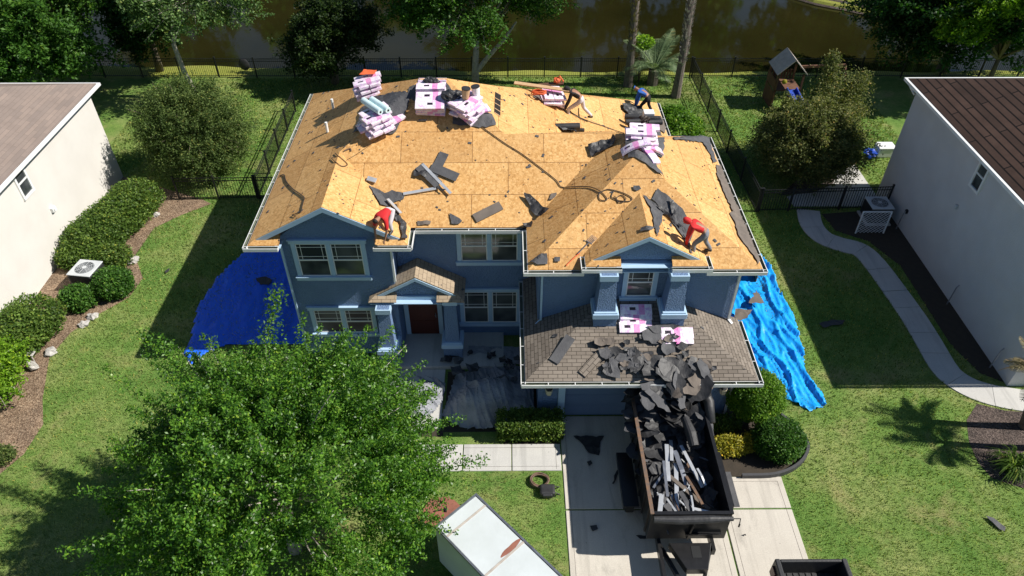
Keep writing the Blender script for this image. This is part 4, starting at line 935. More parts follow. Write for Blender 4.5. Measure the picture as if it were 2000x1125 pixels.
def stack(px, py, where, layers, az, per=2, n=None, spread=.37, jit=.06, sag=False, shift=(0, 0), zoff=0, cross=True):
    """layers of bundles piled on the roof where the sight line lands; returns top centre and normal"""
    p, nn = hit(px, py); n = Vector(n).normalized() if n else (nn + Vector((0, 0, 1))).normalized()
    k = 0; tot = layers; M0 = frame_on(n, az)
    for l in range(layers):
        a = az + (R_(90) if (cross and l % 2) else 0) + rnd.uniform(-.1, .1); M = frame_on(n, a)
        for j in range(per):
            off = M.to_3x3() @ Vector((rnd.uniform(-jit, jit), (j - (per - 1) / 2) * spread + rnd.uniform(-.02, .02), 0))
            sh = M0.to_3x3() @ Vector((shift[0] * l, shift[1] * l, 0)); side = ['left', 'right', 'far'][j] if per > 1 else 'single'
            q = p + off + sh + n * (zoff + .05 + l * .088)
            bundle(q, n, a, 'shingle bundle, %s layer, %s one, pile %s' % (ORD[min(9, tot - 1 - l)].replace(' from the top', ''), side, where) if per > 1 else 'shingle bundle, %s in the pile %s' % (ORD[min(9, tot - 1 - l)].replace(' from the top', ''), where), 'shingle bundles piled on the roof', sag)
    return p + n * (zoff + .05 + layers * .088 - .04) + M0.to_3x3() @ Vector((shift[0] * (layers - 1), shift[1] * (layers - 1), 0)), n
GR = 'shingle bundles piled on the roof'
# 1 back left pile under a red sheet
t1, n1 = stack(720, 188, 'under the red sheet', 7, R_(20), 2, (-.15, 0, 1), .38, shift=(.02, .01), zoff=.05)
# 2 front left pile with the two pale rolls
t2, n2 = stack(740, 256, 'under the two pale blue rolls', 7, R_(35), 2, (-.12, -.1, 1), .38, .08, shift=(.02, .02), zoff=.05)
for (px, py, a) in ((728, 250, 30), (765, 243, 40), (722, 238, 35)):
    p, n = hit(px, py); bundle(p + Vector((0, 0, .10)), (n + Vector((0, 0, .6))), R_(a), 'pink shingle bundle slid out below the two pale blue rolls, %s' % {728: 'lowest', 765: 'right', 722: 'left'}[px], GR, tilt=R_(-12))
# 3 back middle pile on the ridge
t3, n3 = stack(843, 186, 'in the back middle, under the black tool bag', 3, 0, 1, (0, -.1, 1), .36, .02, cross=False, zoff=.1)
for k, (dy, dz) in enumerate(((-.38, -.10), (-.76, -.22), (0.36, 0.02), (.7, .0))):
    for q_ in (1, 2, 3):
        if dy < 0: bundle(t3 + Vector((rnd.uniform(-.04, .04), dy + .03 * q_, dz - .12 - .088 * q_)), (0, -.45, 1), R_(rnd.uniform(-4, 4)), 'shingle bundle under the %s row of the back middle pile, %s' % ('second' if dy > -.5 else 'nearest', ['upper', 'middle', 'lowest'][q_ - 1]), GR)
    bundle(t3 + Vector((.0, dy, dz - .12)), (0, -.45, 1) if dy < 0 else (0, .2, 1), R_(0), 'white and pink shingle bundle in the back middle pile, %s' % ['second row towards the viewer', 'nearest row', 'row behind the tool bag', 'farthest row'][k], GR)
# 4 peak pile with the buckets
t4, n4 = stack(912, 222, 'on the roof peak under the two buckets', 6, R_(-38), 2, (-.05, -.15, 1), .38, .1, zoff=.05)
for (px, py, a, l) in ((890, 216, -42, 'left'), (930, 222, 28, 'right'), (905, 229, -42, 'front')):
    p, n = hit(px, py); bundle(p + Vector((0, 0, .12)), n + Vector((0, 0, .5)), R_(a), 'pink shingle bundle lying against the bucket pile on its %s side' % l, GR, True)
# 5 right pile under planks
t5, n5 = stack(1076, 199, 'under the loose planks', 4, R_(5), 2, (.1, -.05, 1), .38, .05, zoff=.05)
p, n = hit(1079, 203); bundle(p + n * .1, n, R_(12), 'pink shingle bundle at the foot of the pile under the loose planks', GR)
# 6 wing pile
t6, n6 = stack(1252, 274, 'on the wing ridge below the black rolls', 5, R_(0), 2, (0, -.05, 1), .38, .08, zoff=.0)
t6b, n6b = stack(1252, 262, 'on the wing ridge behind the black rolls', 6, R_(90), 2, (0, 0, 1), .4, .06, zoff=.0, cross=False)
for (px, py, a, l) in ((1240, 290, 3, 'front left'), (1270, 293, 8, 'front right'), (1266, 303, -55, 'lowest')):
    p, n = hit(px, py); bundle(p + Vector((0, 0, .12)), n + Vector((0, 0, .4)), R_(a), 'purple and white shingle bundle slipping off the wing ridge pile, %s' % l, GR, True)
# 7 lower roof
for (px, py, a, l, dz) in ((1240, 641, 0, 'nearest the gutter', .05), (1241, 629, 0, 'second from the gutter', .05), (1241, 617, 0, 'third from the gutter', .10), (1241, 608, 0, 'under the dormer window', .12), (1322, 663, 0, 'below the right column, lower', .05), (1322, 652, 0, 'below the right column, upper', .06)):
    p, n = hit(px, py); bundle(p + n * dz, n, R_(a), 'white and pink shingle bundle on the garage roof, %s' % l, 'shingle bundles on the garage roof')
# ------------------------------------------------------------------ felt, scraps
def sheet(pix, name, label, mat, cat='felt', off=.02, amp=.02, thick=.006, cuts=3, group=None, freq=3., lift=None, ragged=.03, world=None, curl=0, seed=None):
    """ragged sheet whose outline lies on whatever surface is below it"""
    sd = seed if seed is not None else rnd.random() * 50
    if world is None: W = [hit(*a) for a in pix]
    else: W = [(Vector(a), Vector((0, 0, 1))) for a in world]
    bm = bmesh.new(); c = sum((w_[0] for w_ in W), Vector()) / len(W)
    ring = []
    for i in range(len(W)):
        a, b_ = W[i][0], W[(i + 1) % len(W)][0]; k = max(1, int((b_ - a).length / .12))
        for j in range(k):
            q = a.lerp(b_, j / k); 
            if j: q = q + Vector((noise.noise(q * 7 + Vector((sd, 0, 0))), noise.noise(q * 7 + Vector((0, sd, 0))), 0)) * ragged * 2
            ring.append(q)
    vs = [bm.verts.new(q) for q in ring]
    try: f = bm.faces.new(vs)
    except ValueError: bm.free(); return None
    bmesh.ops.triangulate(bm, faces=[f]); 
    for _ in range(cuts): 
        es = [e for e in bm.edges if e.calc_length() > .14]
        if not es: break
        bmesh.ops.subdivide_edges(bm, edges=es, cuts=1, use_grid_fill=False); bmesh.ops.triangulate(bm, faces=bm.faces[:])
    rad = max((w_[0] - c).length for w_ in W)
    for v in bm.verts:
        if world is None:
            s, n = drop(v.co.x, v.co.y)
            if abs(s.z - v.co.z) > 1.0: s, n = v.co.copy(), W[0][1]
        else: s, n = v.co.copy(), Vector((0, 0, 1))
        h = off + amp * (.6 + noise.noise(v.co * freq + Vector((sd, sd, 0))) + .5 * noise.noise(v.co * freq * 2.7 + Vector((0, sd, 0))))
        if curl: h += curl * max(0, (v.co - c).length / rad - .45) ** 2 * 3 * (.5 + noise.noise(v.co * 2 + Vector((0, 0, sd))))
        v.co = s + n * max(.008, h)
    bmesh.ops.recalc_face_normals(bm, faces=bm.faces[:]); me = bpy.data.meshes.new(name)
    cc = sum((v.co for v in bm.verts), Vector()) / len(bm.verts)
    for v in bm.verts: v.co -= cc
    bm.to_mesh(me); bm.free(); me.materials.append(MATS[mat]); o = bpy.data.objects.new(name, me); col.objects.link(o); o.location = cc
    mod(o, 'SOLIDIFY', thickness=thick, offset=0); return tag(o, label, cat, group)
G1 = 'torn felt and old shingle on the stripped roof'
FB = [
 ([(690, 262), (700, 245), (705, 215), (735, 190), (765, 183), (795, 181), (800, 200), (792, 222), (780, 245), (770, 262), (735, 266)], 'felt_grey', 'grey felt left under the pile with the two pale blue rolls'),
 ([(800, 172), (818, 165), (870, 160), (885, 180), (890, 198), (860, 200), (812, 200), (795, 190)], 'felt_grey', 'grey felt and shingle strip left under the back middle pile'),
 ([(868, 200), (885, 190), (940, 215), (960, 225), (968, 245), (950, 250), (900, 247), (884, 243), (888, 225)], 'felt_grey', 'grey felt patch left under the bucket pile'),
 ([(1042, 182), (1062, 190), (1088, 206), (1080, 209), (1058, 200), (1040, 190)], 'felt_brown', 'brown shingle strip left beside the plank pile'),
 ([(1213, 205), (1232, 205), (1250, 213), (1262, 225), (1270, 240), (1250, 238), (1225, 226), (1214, 215)], 'felt_black', 'torn black felt heap by the worker in blue'),
 ([(1222, 262), (1250, 240), (1290, 258), (1296, 285), (1292, 310), (1260, 290), (1222, 300)], 'felt_grey', 'grey felt patch left under the wing ridge pile'),
 ([(1148, 284), (1200, 268), (1205, 275), (1196, 290), (1160, 308), (1152, 305)], 'felt_black', 'big curled black felt flap left of the wing ridge pile'),
 ([(1225, 300), (1252, 298), (1275, 315), (1295, 345), (1283, 338), (1262, 320), (1240, 308), (1228, 310)], 'felt_grey', 'pointed grey felt tail hanging from the wing ridge pile'),
 ([(812, 330), (822, 326), (850, 352), (864, 372), (872, 374), (866, 377), (850, 368), (838, 352), (822, 345), (808, 346)], 'felt_black', 'long dark torn scrap above the red shirted worker'),
 ([(1023, 380), (1035, 383), (1052, 398), (1076, 412), (1068, 420), (1052, 426), (1036, 412)], 'felt_black', 'folded dark felt scrap at the valley by the gutter'),
 ([(720, 363), (732, 368), (742, 372), (752, 378), (766, 372), (792, 380), (788, 390), (770, 396), (758, 405), (742, 402), (734, 388)], 'felt_grey', 'crumpled dark felt heap just above the red shirted worker'),
 ([(758, 400), (776, 402), (782, 430), (792, 440), (793, 470), (785, 468), (778, 436), (764, 428)], 'felt_black', 'narrow dark felt strip behind the red shirted worker'),
 ([(1254, 382), (1262, 384), (1285, 402), (1310, 432), (1335, 468), (1352, 497), (1345, 503), (1300, 478), (1282, 464), (1276, 440), (1270, 408)], 'felt_grey', 'large grey felt sheet covering the right slope of the dormer'),
 ([(1264, 384), (1268, 387), (1274, 388), (1279, 377), (1284, 369), (1300, 380), (1318, 396), (1332, 408), (1338, 420), (1352, 437), (1352, 460), (1342, 476), (1330, 458), (1300, 418), (1280, 396)], 'felt_grey', 'torn grey felt sheet on the slope beside the dormer'),
 ([(1306, 392), (1314, 394), (1318, 404), (1317, 424), (1311, 420), (1308, 405)], 'felt_black', 'black curled tear in the felt beside the dormer'),
 ([(1278, 402), (1290, 405), (1304, 418), (1312, 428), (1330, 445), (1328, 448), (1308, 432), (1296, 420), (1282, 410)], 'felt_black', 'narrow black tear in the dormer felt'),
 ([(1398, 322), (1404, 325), (1427, 372), (1460, 450), (1487, 518), (1480, 517), (1455, 480), (1440, 460), (1436, 440), (1424, 418), (1430, 415), (1420, 392), (1408, 365), (1400, 345)], 'felt_brown', 'ragged strip of old brown shingle along the right eave'),
 ([(1310, 266), (1383, 270), (1398, 318), (1392, 320), (1385, 300), (1372, 280), (1345, 275), (1315, 274)], 'felt_grey', 'thin grey felt strip along the back edge of the wing'),
 ([(1262, 225), (1290, 234), (1308, 262), (1297, 262), (1276, 245)], 'felt_brown', 'old brown shingle left at the back right eave'),
 ([(1035, 512), (1052, 500), (1068, 496), (1069, 517), (1050, 518)], 'felt_grey', 'grey felt scrap at the left corner of the wing eave'),
 ([(1082, 503), (1094, 503), (1093, 512), (1083, 512)], 'felt_grey', 'small square felt scrap near the wing eave'),
 ([(1236, 364), (1248, 364), (1252, 370), (1243, 374), (1237, 371)], 'felt_grey', 'small felt scrap beside the coiled air hose'),
 ([(1076, 379), (1087, 377), (1088, 382), (1078, 391), (1072, 391)], 'felt_brown', 'brown shingle scrap in the wing valley'),
 ([(1252, 447), (1264, 443), (1277, 446), (1268, 452), (1252, 454)], 'felt_grey', 'torn scrap on the brown left slope of the dormer'),
 ([(1030, 436), (1042, 434), (1040, 446), (1032, 450), (1020, 440)], 'felt_black', 'dark scrap in the corner of the inner gutter'),
 ([(878, 417), (888, 422), (903, 433), (898, 438), (882, 438)], 'felt_grey', 'dark shingle scrap at the main eave, left one'),
 ([(815, 432), (842, 433), (840, 440), (816, 441)], 'felt_brown', 'brown torn shingle at the main eave by the worker'),
 ([(1120, 252), (1090, 249), (1098, 258), (1128, 260)], 'felt_black', 'black felt under the roll on the small ridge'),
]
for pix, mt, lab in FB: sheet(pix, 'felt_scrap', lab, mt, 'felt', .045 if 'felt' in lab and 'tear' in lab else .03, .03 if mt != 'felt_black' else .09, group=G1, curl=.12 if mt == 'felt_black' else .0, cuts=5)
def plank(px, py, az, L, W, mat, name, label, cat, H=.015, dz=.04, group=None, n=None, tilt=0):
    p, nn = hit(px, py); nn = Vector(n) if n else nn; m = MB(); m.box(-L / 2, L / 2, -W / 2, W / 2, 0, H)
    o = m.build(name, mat, origin=(0, 0, 0)); o.matrix_world = Matrix.Translation(p + nn.normalized() * dz) @ frame_on(nn, R_(az)) @ Matrix.Rotation(R_(tilt), 4, 'Y'); return tag(o, label, cat, group)
GS = 'loose shingle strips'
plank(857, 322, 70, .95, .33, 'felt_grey', 'shingle_strip', 'upright grey shingle strip on the main slope', 'shingle', group=GS)
plank(868, 338, -28, 1.0, .33, 'felt_grey', 'shingle_strip', 'grey shingle strip pointing right on the main slope', 'shingle', dz=.065, group=GS)
plank(838, 345, -50, 1.0, .33, 'felt_grey', 'shingle_strip', 'lower grey shingle strip in the main slope cluster', 'shingle', dz=.09, group=GS)
plank(953, 415, 32, 1.0, .33, 'felt_brown', 'shingle_strip', 'single brown shingle strip lying above the main eave', 'shingle', group=GS)
plank(826, 236, 0, .3, .06, 'felt_black', 'shingle_strip', 'tiny dark strip above the main slope cluster', 'shingle', group=GS)
plank(1098, 683, 58, 1.0, .33, 'felt_grey', 'shingle_strip', 'grey shingle strip lying on the garage roof left side', 'shingle', group=GS)
plank(1157, 710, 50, 1.0, .3, 'old_shingle', 'shingle_strip', 'tan shingle strip lying near the garage gutter', 'shingle', group=GS)
plank(853, 352, -52, 1.5, .10, 'foil', 'metal_flashing', 'bent metal flashing beside the shingle strips', 'flashing', .02, .1, 'metal flashing strips')
plank(820, 375, 12, 1.1, .10, 'foil', 'metal_flashing', 'pale flashing strip pointing away from the felt heap', 'flashing', .03, .05, 'metal flashing strips')
plank(766, 410, -38, .7, .12, 'foil', 'metal_flashing', 'pale flashing strip beside the red shirted worker', 'flashing', .03, .16, 'metal flashing strips')
plank(738, 455, -28, 1.0, .13, 'steel', 'metal_flashing', 'grey flashing strip under the red shirted worker', 'flashing', .03, .06, 'metal flashing strips')
plank(727, 353, -20, .32, .16, 'foil', 'metal_flashing', 'short pale flashing piece at the top of the felt heap', 'flashing', .06, .05, 'metal flashing strips')
# litter: uncountable crumbs
m = MB(); k = 0
while k < 420:
    x, y = rnd.uniform(-8.1, 7.6), rnd.uniform(15, 29); p, n = drop(x, y)
    if p.z < 2.5: continue
    if noise.noise(Vector((x * .5, y * .5, 0))) < -.15 and rnd.random() < .7: continue
    s = rnd.choice([.012, .018, .025, .04, .06 if rnd.random() < .4 else .03]); M = Matrix.Translation(p + n * .012) @ frame_on(n, rnd.random() * 6.28); m.box(-s, s, -s * .6, s * .6, -.006, .008, M=M); k += 1
tag(m.build('debris', 'felt_grey', origin=(0, 20, 5)), 'tiny crumbs of felt and shingle scattered over the roofs', 'debris', None, 'stuff')
# ------------------------------------------------------------------ things on the piles
def roll(p, d, L, r, mat, label, core='dark_gap', group=None, name='felt_roll', cat='roll'):
    d = Vector(d).normalized(); p = Vector(p); m = MB(); a, b_ = p - d * L / 2, p + d * L / 2; m.tube([a, b_], r, 18)
    o = m.build(name, mat, smooth=False); t = MB()
    for e, s in ((a, -1), (b_, 1)): t.cyl(e + d * s * .001, r * .35, .006, 12, axis=d * s)
    t.build('core', core, o); bev(o, r * .12, 2); return tag(o, label, cat, group)
roll(t2 + Vector((-.12, .12, .14)), (.55, -.62, -.03), 1.05, .11, 'roll_blue', 'pale blue roll, left one on the pink pile', group='pale blue rolls', name='underlayment_roll')
roll(t2 + Vector((.14, .22, .14)), (.55, -.62, -.03), 1.0, .11, 'roll_blue', 'pale blue roll, right one on the pink pile', group='pale blue rolls', name='underlayment_roll')
sheet(None, 'red_sheet', 'red plastic sheet on the farthest left pile', 'orange_rope', 'sheet', .01, .03, world=[t1 + Vector((-.25, 0, .1)), t1 + Vector((.3, .05, .1)), t1 + Vector((.35, .4, .1)), t1 + Vector((-.15, .45, .1))])
m = MB(); m.blob(t3 + Vector((0, .35, .02)), (.22, .16, .12), 2, .5); m.blob(t3 + Vector((.15, .3, .02)), (.14, .12, .1), 5, .5); m.blob(t3 + Vector((-.15, .4, .02)), (.14, .12, .1), 9, .5); tag(m.build('tool_bag', 'black_plastic'), 'black tool bag slumped on the back middle pile', 'bag')
m = MB(); m.blob(t4 + Vector((-.55, .25, .05)), (.3, .25, .16), 2, .5); m.blob(t4 + Vector((-.3, .35, .0)), (.2, .2, .14), 7, .5); tag(m.build('tool_bag', 'black_plastic'), 'black bag beside the buckets on the peak', 'bag')
def bucket(p, tilt, lab, mt):
    m = MB(); m.lathe([(.12, 0), (.15, .33), (.155, .33), (.155, .36), (.14, .36), (.11, .03)], (0, 0, 0), 18); o = m.build('bucket', mt, origin=(0, 0, 0)); o.matrix_world = Matrix.Translation(p) @ Matrix.Rotation(R_(tilt), 4, 'Y')
    q = MB(); q.lathe([(.158, .34), (.158, .37), (.0, .375)], (0, 0, 0), 18); r_ = q.build('lid', 'black_plastic', o, local=True); return tag(o, lab, 'bucket', 'buckets on the peak pile')
bucket(t4 + Vector((.0, .05, .03)), 6, 'white bucket with black lid, left one on the peak pile', 'bare_wood'); bucket(t4 + Vector((.38, .3, -.02)), -6, 'white bucket with black lid, right one on the peak pile', 'white_plastic')
m = MB(); q = t5; a = q + Vector((-1.5, .25, .30)); b_ = q + Vector((.75, -.1, .12)); m.bar(a, b_, .24, .04); tag(m.build('plank', 'bare_wood'), 'long pale plank across the right pile, pointing left', 'plank', 'planks on the right pile')
m = MB(); m.bar(q + Vector((-.55, .45, .10)), q + Vector((.45, .3, .26)), .22, .04); tag(m.build('plank', 'dark_wood'), 'short dark board under the long plank', 'plank', 'planks on the right pile')
m = MB(); m.blob(q + Vector((.2, .4, .32)), (.14, .14, .12), 4, .4); m.tube([q + Vector((.1, .5, .3)), q + Vector((.3, .4, .5)), q + Vector((.45, .35, .3))], .03, 6); tag(m.build('nail_gun', 'orange_rope'), 'orange and grey tool on the plank pile', 'tool')
def coil(c, r, turns, tube_r, mat, name, label, cat, squash=.8, hz=.02, n=None, tail=None):
    pts = []
    for i in range(int(turns * 20) + 1):
        a = 2 * math.pi * i / 20; rr = r * (1 + .12 * math.sin(a * .37 + 1) + .05 * math.sin(a * 2.3)); pts.append(Vector(c) + Vector((rr * math.cos(a), rr * squash * math.sin(a), .03 + hz * (i / 20) * .6 + .01 * math.sin(a * 3.1))))
    m = MB(); m.tube(pts, tube_r, 6); return tag(m.build(name, mat, smooth=True), label, cat)
p, n = hit(1052, 196); coil(p + Vector((0, 0, .25)), .26, 5, .02, 'orange_rope', 'rope_coil', 'orange rope coil hanging on the left side of the plank pile', 'rope', .5, .05)
# rolls on the wing ridge pile
tt = t6b
for i, (dx, dy, dz) in enumerate(((-.45, -.12, .12), (-.42, .3, .12), (.5, -.15, .1), (.48, .2, .1))):
    roll(tt + Vector((dx, dy, dz)), (1, .1 * (-1) ** i, 0), .62, .12, 'felt_black', 'black felt roll on the wing ridge pile, %s' % ['front left', 'back left', 'front right', 'back right'][i], group='black felt rolls on the wing ridge pile')
m = MB(); 
for k in range(7): a = rnd.random() * 6.28; q = tt + Vector((.05 + .1 * math.cos(a), .1 * math.sin(a), .16)); m.tube([q, q + Vector((rnd.uniform(-.2, .2), rnd.uniform(-.4, .0), .12)), q + Vector((rnd.uniform(-.3, .3), rnd.uniform(-.6, -.1), -.02))], .025, 6)
m.blob(tt + Vector((.05, .15, .1)), (.2, .16, .14), 3, .6); tag(m.build('tool_belt', 'hose_brown'), 'tangled brown tool belt on the wing ridge pile', 'tool belt')
m = MB(); m.box(tt.x + .1, tt.x + .55, tt.y + .35, tt.y + .75, tt.z, tt.z + .25); o = m.build('carton', 'white_plastic'); bev(o, .02); tag(o, 'white carton at the back of the wing ridge pile', 'box')
p, n = hit(1108, 254); roll(p + Vector((0, 0, .14)), (1, .05, 0), .95, .14, 'felt_black', 'thick black felt roll lying on the small middle ridge'); p, n = hit(1128, 256); roll(p + Vector((0, -.1, .1)), (1, -.1, 0), .5, .08, 'felt_black', 'thin black felt roll beside the thick one')
# hoses
def hose(pix, r, mat, label, name='air_hose', off=.03, cat='hose'):
    P = []
    for i, a in enumerate(smooth_line([tuple(q) for q in pix], 7)):
        p, n = hit(a[0], a[1]); P.append(p + n * off)
    m = MB(); m.tube(P, r, 6); return tag(m.build(name, mat, smooth=True), label, cat)
hose([(940, 248), (985, 280), (1020, 302), (1060, 332), (1085, 352), (1097, 366), (1120, 366), (1150, 366), (1170, 373), (1183, 385), (1184, 392), (1172, 391), (1170, 380), (1185, 371), (1205, 374), (1222, 380), (1234, 388), (1228, 394), (1206, 392), (1194, 385), (1200, 372)], .016, 'hose_brown', 'long brown air hose from the bucket pile, coiling on the wing')
hose([(1200, 384), (1212, 397), (1222, 390), (1214, 382), (1204, 388), (1208, 398)], .014, 'hose_brown', 'small extra loop of hose on the wing slope')
hose([(1088, 208), (1108, 214), (1122, 226), (1150, 238), (1180, 248), (1218, 262)], .016, 'hose_brown', 'brown air hose between the plank pile and the wing pile')
hose([(1130, 212), (1132, 232), (1150, 238)], .014, 'hose_brown', 'hose dropping beside the black hooded worker')
hose([(547, 345), (556, 343), (560, 355), (573, 370), (590, 382), (596, 388)], .02, 'hose_brown', 'knotted brown rope on the left slope by the gutter', 'rope', cat='rope')
hose([(596, 388), (591, 405), (589, 415), (572, 421), (578, 424)], .015, 'hose_brown', 'rope end hanging towards the front left gable', 'rope', cat='rope')
hose([(648, 310), (665, 325), (678, 322), (660, 305), (655, 300)], .014, 'hose_brown', 'loop of dark cord on the ridge of the front left gable', 'cord', cat='cord')
hose([(672, 296), (684, 291), (686, 296)], .022, 'rust_edge', 'small hook shaped tool on the main slope', 'pry_bar', cat='tool')
hose([(748, 262), (735, 275), (700, 300), (676, 314)], .006, 'hose_brown', 'thin chalk cord running from the pale roll pile', 'cord', cat='cord')
hose([(1105, 520), (1120, 505), (1132, 495)], .018, 'orange_rope', 'orange shovel handle on the wing slope', 'shovel_handle', cat='handle')
def fork(pix, mat, label):
    P = [hit(*a)[0] + Vector((0, 0, .05)) for a in pix]; m = MB(); a, b_ = P[0], P[1]; d = (b_ - a).normalized(); s = d.cross(Vector((0, 0, 1))).normalized()
    m.tube([a, b_], .018, 6)
    for k in range(-2, 3): m.tube([b_ + s * .05 * k, b_ + s * .05 * k + d * .28], .008, 5)
    m.bar(b_ - s * .12, b_ + s * .12, .03, .03); return tag(m.build('tear_off_fork', mat), label, 'tool')
fork([(1128, 498), (1150, 476)], 'steel', 'steel tear off fork lying on the wing slope left of the dormer')
# stray ground scraps
# ------------------------------------------------------------------ felt cascade on the garage roof
CA = [([(1167, 683), (1185, 679), (1190, 685), (1200, 700), (1182, 705), (1172, 698)], 'left most piece'), ([(1190, 682), (1205, 679), (1225, 690), (1218, 705), (1200, 715), (1188, 705)], 'upper left piece'),
      ([(1215, 682), (1240, 678), (1262, 705), (1278, 722), (1250, 720), (1228, 712)], 'long middle piece'), ([(1190, 712), (1215, 705), (1250, 718), (1246, 735), (1215, 745), (1196, 730)], 'lower middle piece'),
      ([(1253, 650), (1275, 638), (1290, 650), (1318, 655), (1310, 668), (1282, 674), (1256, 668)], 'piece right of the pink bundles'), ([(1262, 640), (1300, 632), (1325, 640), (1300, 655), (1275, 652)], 'topmost piece by the right column'),
      ([(1280, 718), (1300, 700), (1330, 705), (1355, 730), (1345, 740), (1300, 742), (1284, 735)], 'big dome shaped piece at the gutter'), ([(1182, 735), (1200, 728), (1210, 742), (1190, 745)], 'small piece over the gutter'),
      ([(1295, 670), (1320, 672), (1318, 690), (1300, 697), (1290, 685)], 'crumpled piece between dome and pink bundle'), ([(1230, 730), (1280, 722), (1300, 742), (1270, 745), (1240, 745)], 'piece sliding over the gutter towards the trailer'),
      ([(1340, 705), (1352, 708), (1358, 725), (1350, 735)], 'narrow curled piece on the right end')]
for pix, lab in CA: sheet(pix, 'torn_felt', 'torn dark felt on the garage roof, ' + lab, rnd.choice(['felt_grey', 'felt_black', 'felt_grey']), 'felt', .07, .06, group='torn felt sliding off the garage roof', curl=.16, freq=1.5, ragged=.05)
for k in range(34):
    x = rnd.uniform(4.1, 6.0); y = rnd.uniform(14.3, 15.6); z = 2.45 + .35 * (y - 14.3) + rnd.uniform(0, .3); c = Vector((x, y, z)); nn_ = rnd.randint(5, 7); r = rnd.uniform(.2, .42); a0 = rnd.random() * 6; tl = (rnd.uniform(-.5, .5), rnd.uniform(.1, .7))
    asp_ = rnd.uniform(.3, .9); W = [c + Matrix.Rotation(a0 * 3, 3, 'Z') @ Vector((1.3 * r * math.cos(6.283 * i / nn_ + .6), 1.2 * r * asp_ * math.sin(6.283 * i / nn_ + .6), 0)) for i in range(nn_)]; W = [w_ + Vector((0, 0, (w_ - c).x * tl[0] + (w_ - c).y * tl[1])) for w_ in W]
    sheet(None, 'torn_felt', ['small', 'medium', 'large'][min(2, int((r - .2) / .074))] + ' ' + ['black', 'grey', 'black', 'brown'][k % 4] + ' felt from gutter to trailer, %s, %s' % (['far left', 'left', 'centre', 'right', 'far right'][min(4, int((x - 4.2) / .36))], ['over the trailer', 'below the gutter', 'on the gutter'][min(2, int((y - 14.45) / .36))]), ['felt_black', 'felt_grey', 'felt_black', 'felt_brown'][k % 4], 'felt', .0, .05, world=W, group='felt pieces bridging gutter and trailer', curl=.06, freq=1.6, ragged=.05)
for (px, py, s, l) in ((1163, 672, .14, 'dark star shaped scrap'), (1392, 720, .1, 'small grey scrap near the right end'), (1084, 656, .07, 'tiny dark scrap by the left edge')):
    sheet([(px - 9 * s / .14, py), (px - 2, py - 6 * s / .14), (px + 6, py - 5 * s / .14), (px + 10 * s / .14, py + 2), (px + 2, py + 7 * s / .14), (px - 6, py + 4)], 'felt_scrap', l + ' on the garage roof', 'felt_grey', 'felt', .02, .05, curl=.1)

for k in range(22):
    px, py = rnd.uniform(1165, 1345), rnd.uniform(660, 742); s_ = rnd.uniform(6, 14); n_ = rnd.randint(4, 6); a0 = rnd.random() * 6
    sheet([(px + s_ * math.cos(a0 + 6.283 * i / n_) * rnd.uniform(.6, 1.2), py + .7 * s_ * math.sin(a0 + 6.283 * i / n_)) for i in range(n_)], 'felt_scrap', 'small torn scrap on the garage roof, %s, %s' % (['far left of the felt trail', 'left part of the felt trail', 'middle of the felt trail', 'right part of the felt trail', 'right end of the felt trail'][min(4, int((px - 1165) / 36))], ['upper row', 'second row', 'third row', 'at the gutter'][min(3, int((py - 660) / 21))]), ['felt_black', 'felt_grey', 'felt_brown'][k % 3], 'felt', .09, .03, group='torn felt sliding off the garage roof', curl=.1, freq=2)
# ================================================================== dump trailer
tr = thing('dump_trailer', (4.95, 12.9, 0), 'black high sided dump trailer full of torn roofing on the driveway', 'trailer')
X0, X1, Y0, Y1, ZF, ZR = 3.85, 6.05, 10.75, 15.3, .85, 2.0
m = MB(); m.box(X0, X0 + .06, Y0, Y1, ZF, ZR); m.box(X1 - .06, X1, Y0, Y1, ZF, ZR); m.box(X0 + .061, X1 - .061, Y0, Y0 + .06, ZF, ZR); m.box(X0 + .061, X1 - .061, Y1 - .06, Y1, ZF, ZR - .05); m.box(X0, X1, Y0, Y1, ZF - .08, ZF - .001)
m.build('bed', 'black_paint', tr)
m = MB(); m.box(X0 - .03, X0 + .07, Y0, Y1, ZR + .001, ZR + .05); m.build('top_rail', 'rust_edge', tr)
m = MB(); m.box(X1 - .07, X1 + .03, Y0, Y1, ZR + .001, ZR + .05); m.build('top_rail', 'black_paint', tr)
m = MB(); m.box(X0 + .071, X1 - .071, Y0 - .02, Y0 + .08, ZR + .001, ZR + .05); m.build('top_rail', 'black_paint', tr)
for i in range(8):
    y = Y0 + .2 + i * .58
    for x in (X0 - .05, X1 + .002): m = MB(); m.box(x, x + .048, y, y + .07, ZF - .05, ZR - .002); m.build('rib', 'black_paint', tr)
for x, s in ((X0 - .02, -1), (X1 + .02, 1)):
    m = MB(); m.box(min(x + s * .04, x + s * .5), max(x + s * .04, x + s * .5), 11.75, 13.65, .78, .82); m.box(min(x + s * .47, x + s * .5), max(x + s * .47, x + s * .5), 11.75, 13.65, .66, .779); m.build('fender', 'black_paint', tr)
    for y in (12.25, 13.15):
        m = MB(); m.cyl((x + s * .12, y, .37), .36, .24 * s, 24, axis=(1, 0, 0)); w1 = m.build('wheel', 'rubber', tr); bev(w1, .03, 2)
        m = MB(); m.cyl((x + s * .365, y, .37), .2, .01 * s, 18, axis=(1, 0, 0)); m.build('rim', 'steel', w1)
m = MB(); m.box(4.15, 4.25, 9.2, 15.0, .5, .76); m.box(5.65, 5.75, 10.4, 15.0, .5, .76); m.build('chassis', 'black_paint', tr)
m = MB(); m.bar((4.2, 10.7, .62), (4.9, 8.9, .6), .1, .14); m.bar((5.7, 10.7, .62), (5.0, 8.9, .6), .1, .14); m.build('drawbar', 'black_paint', tr)
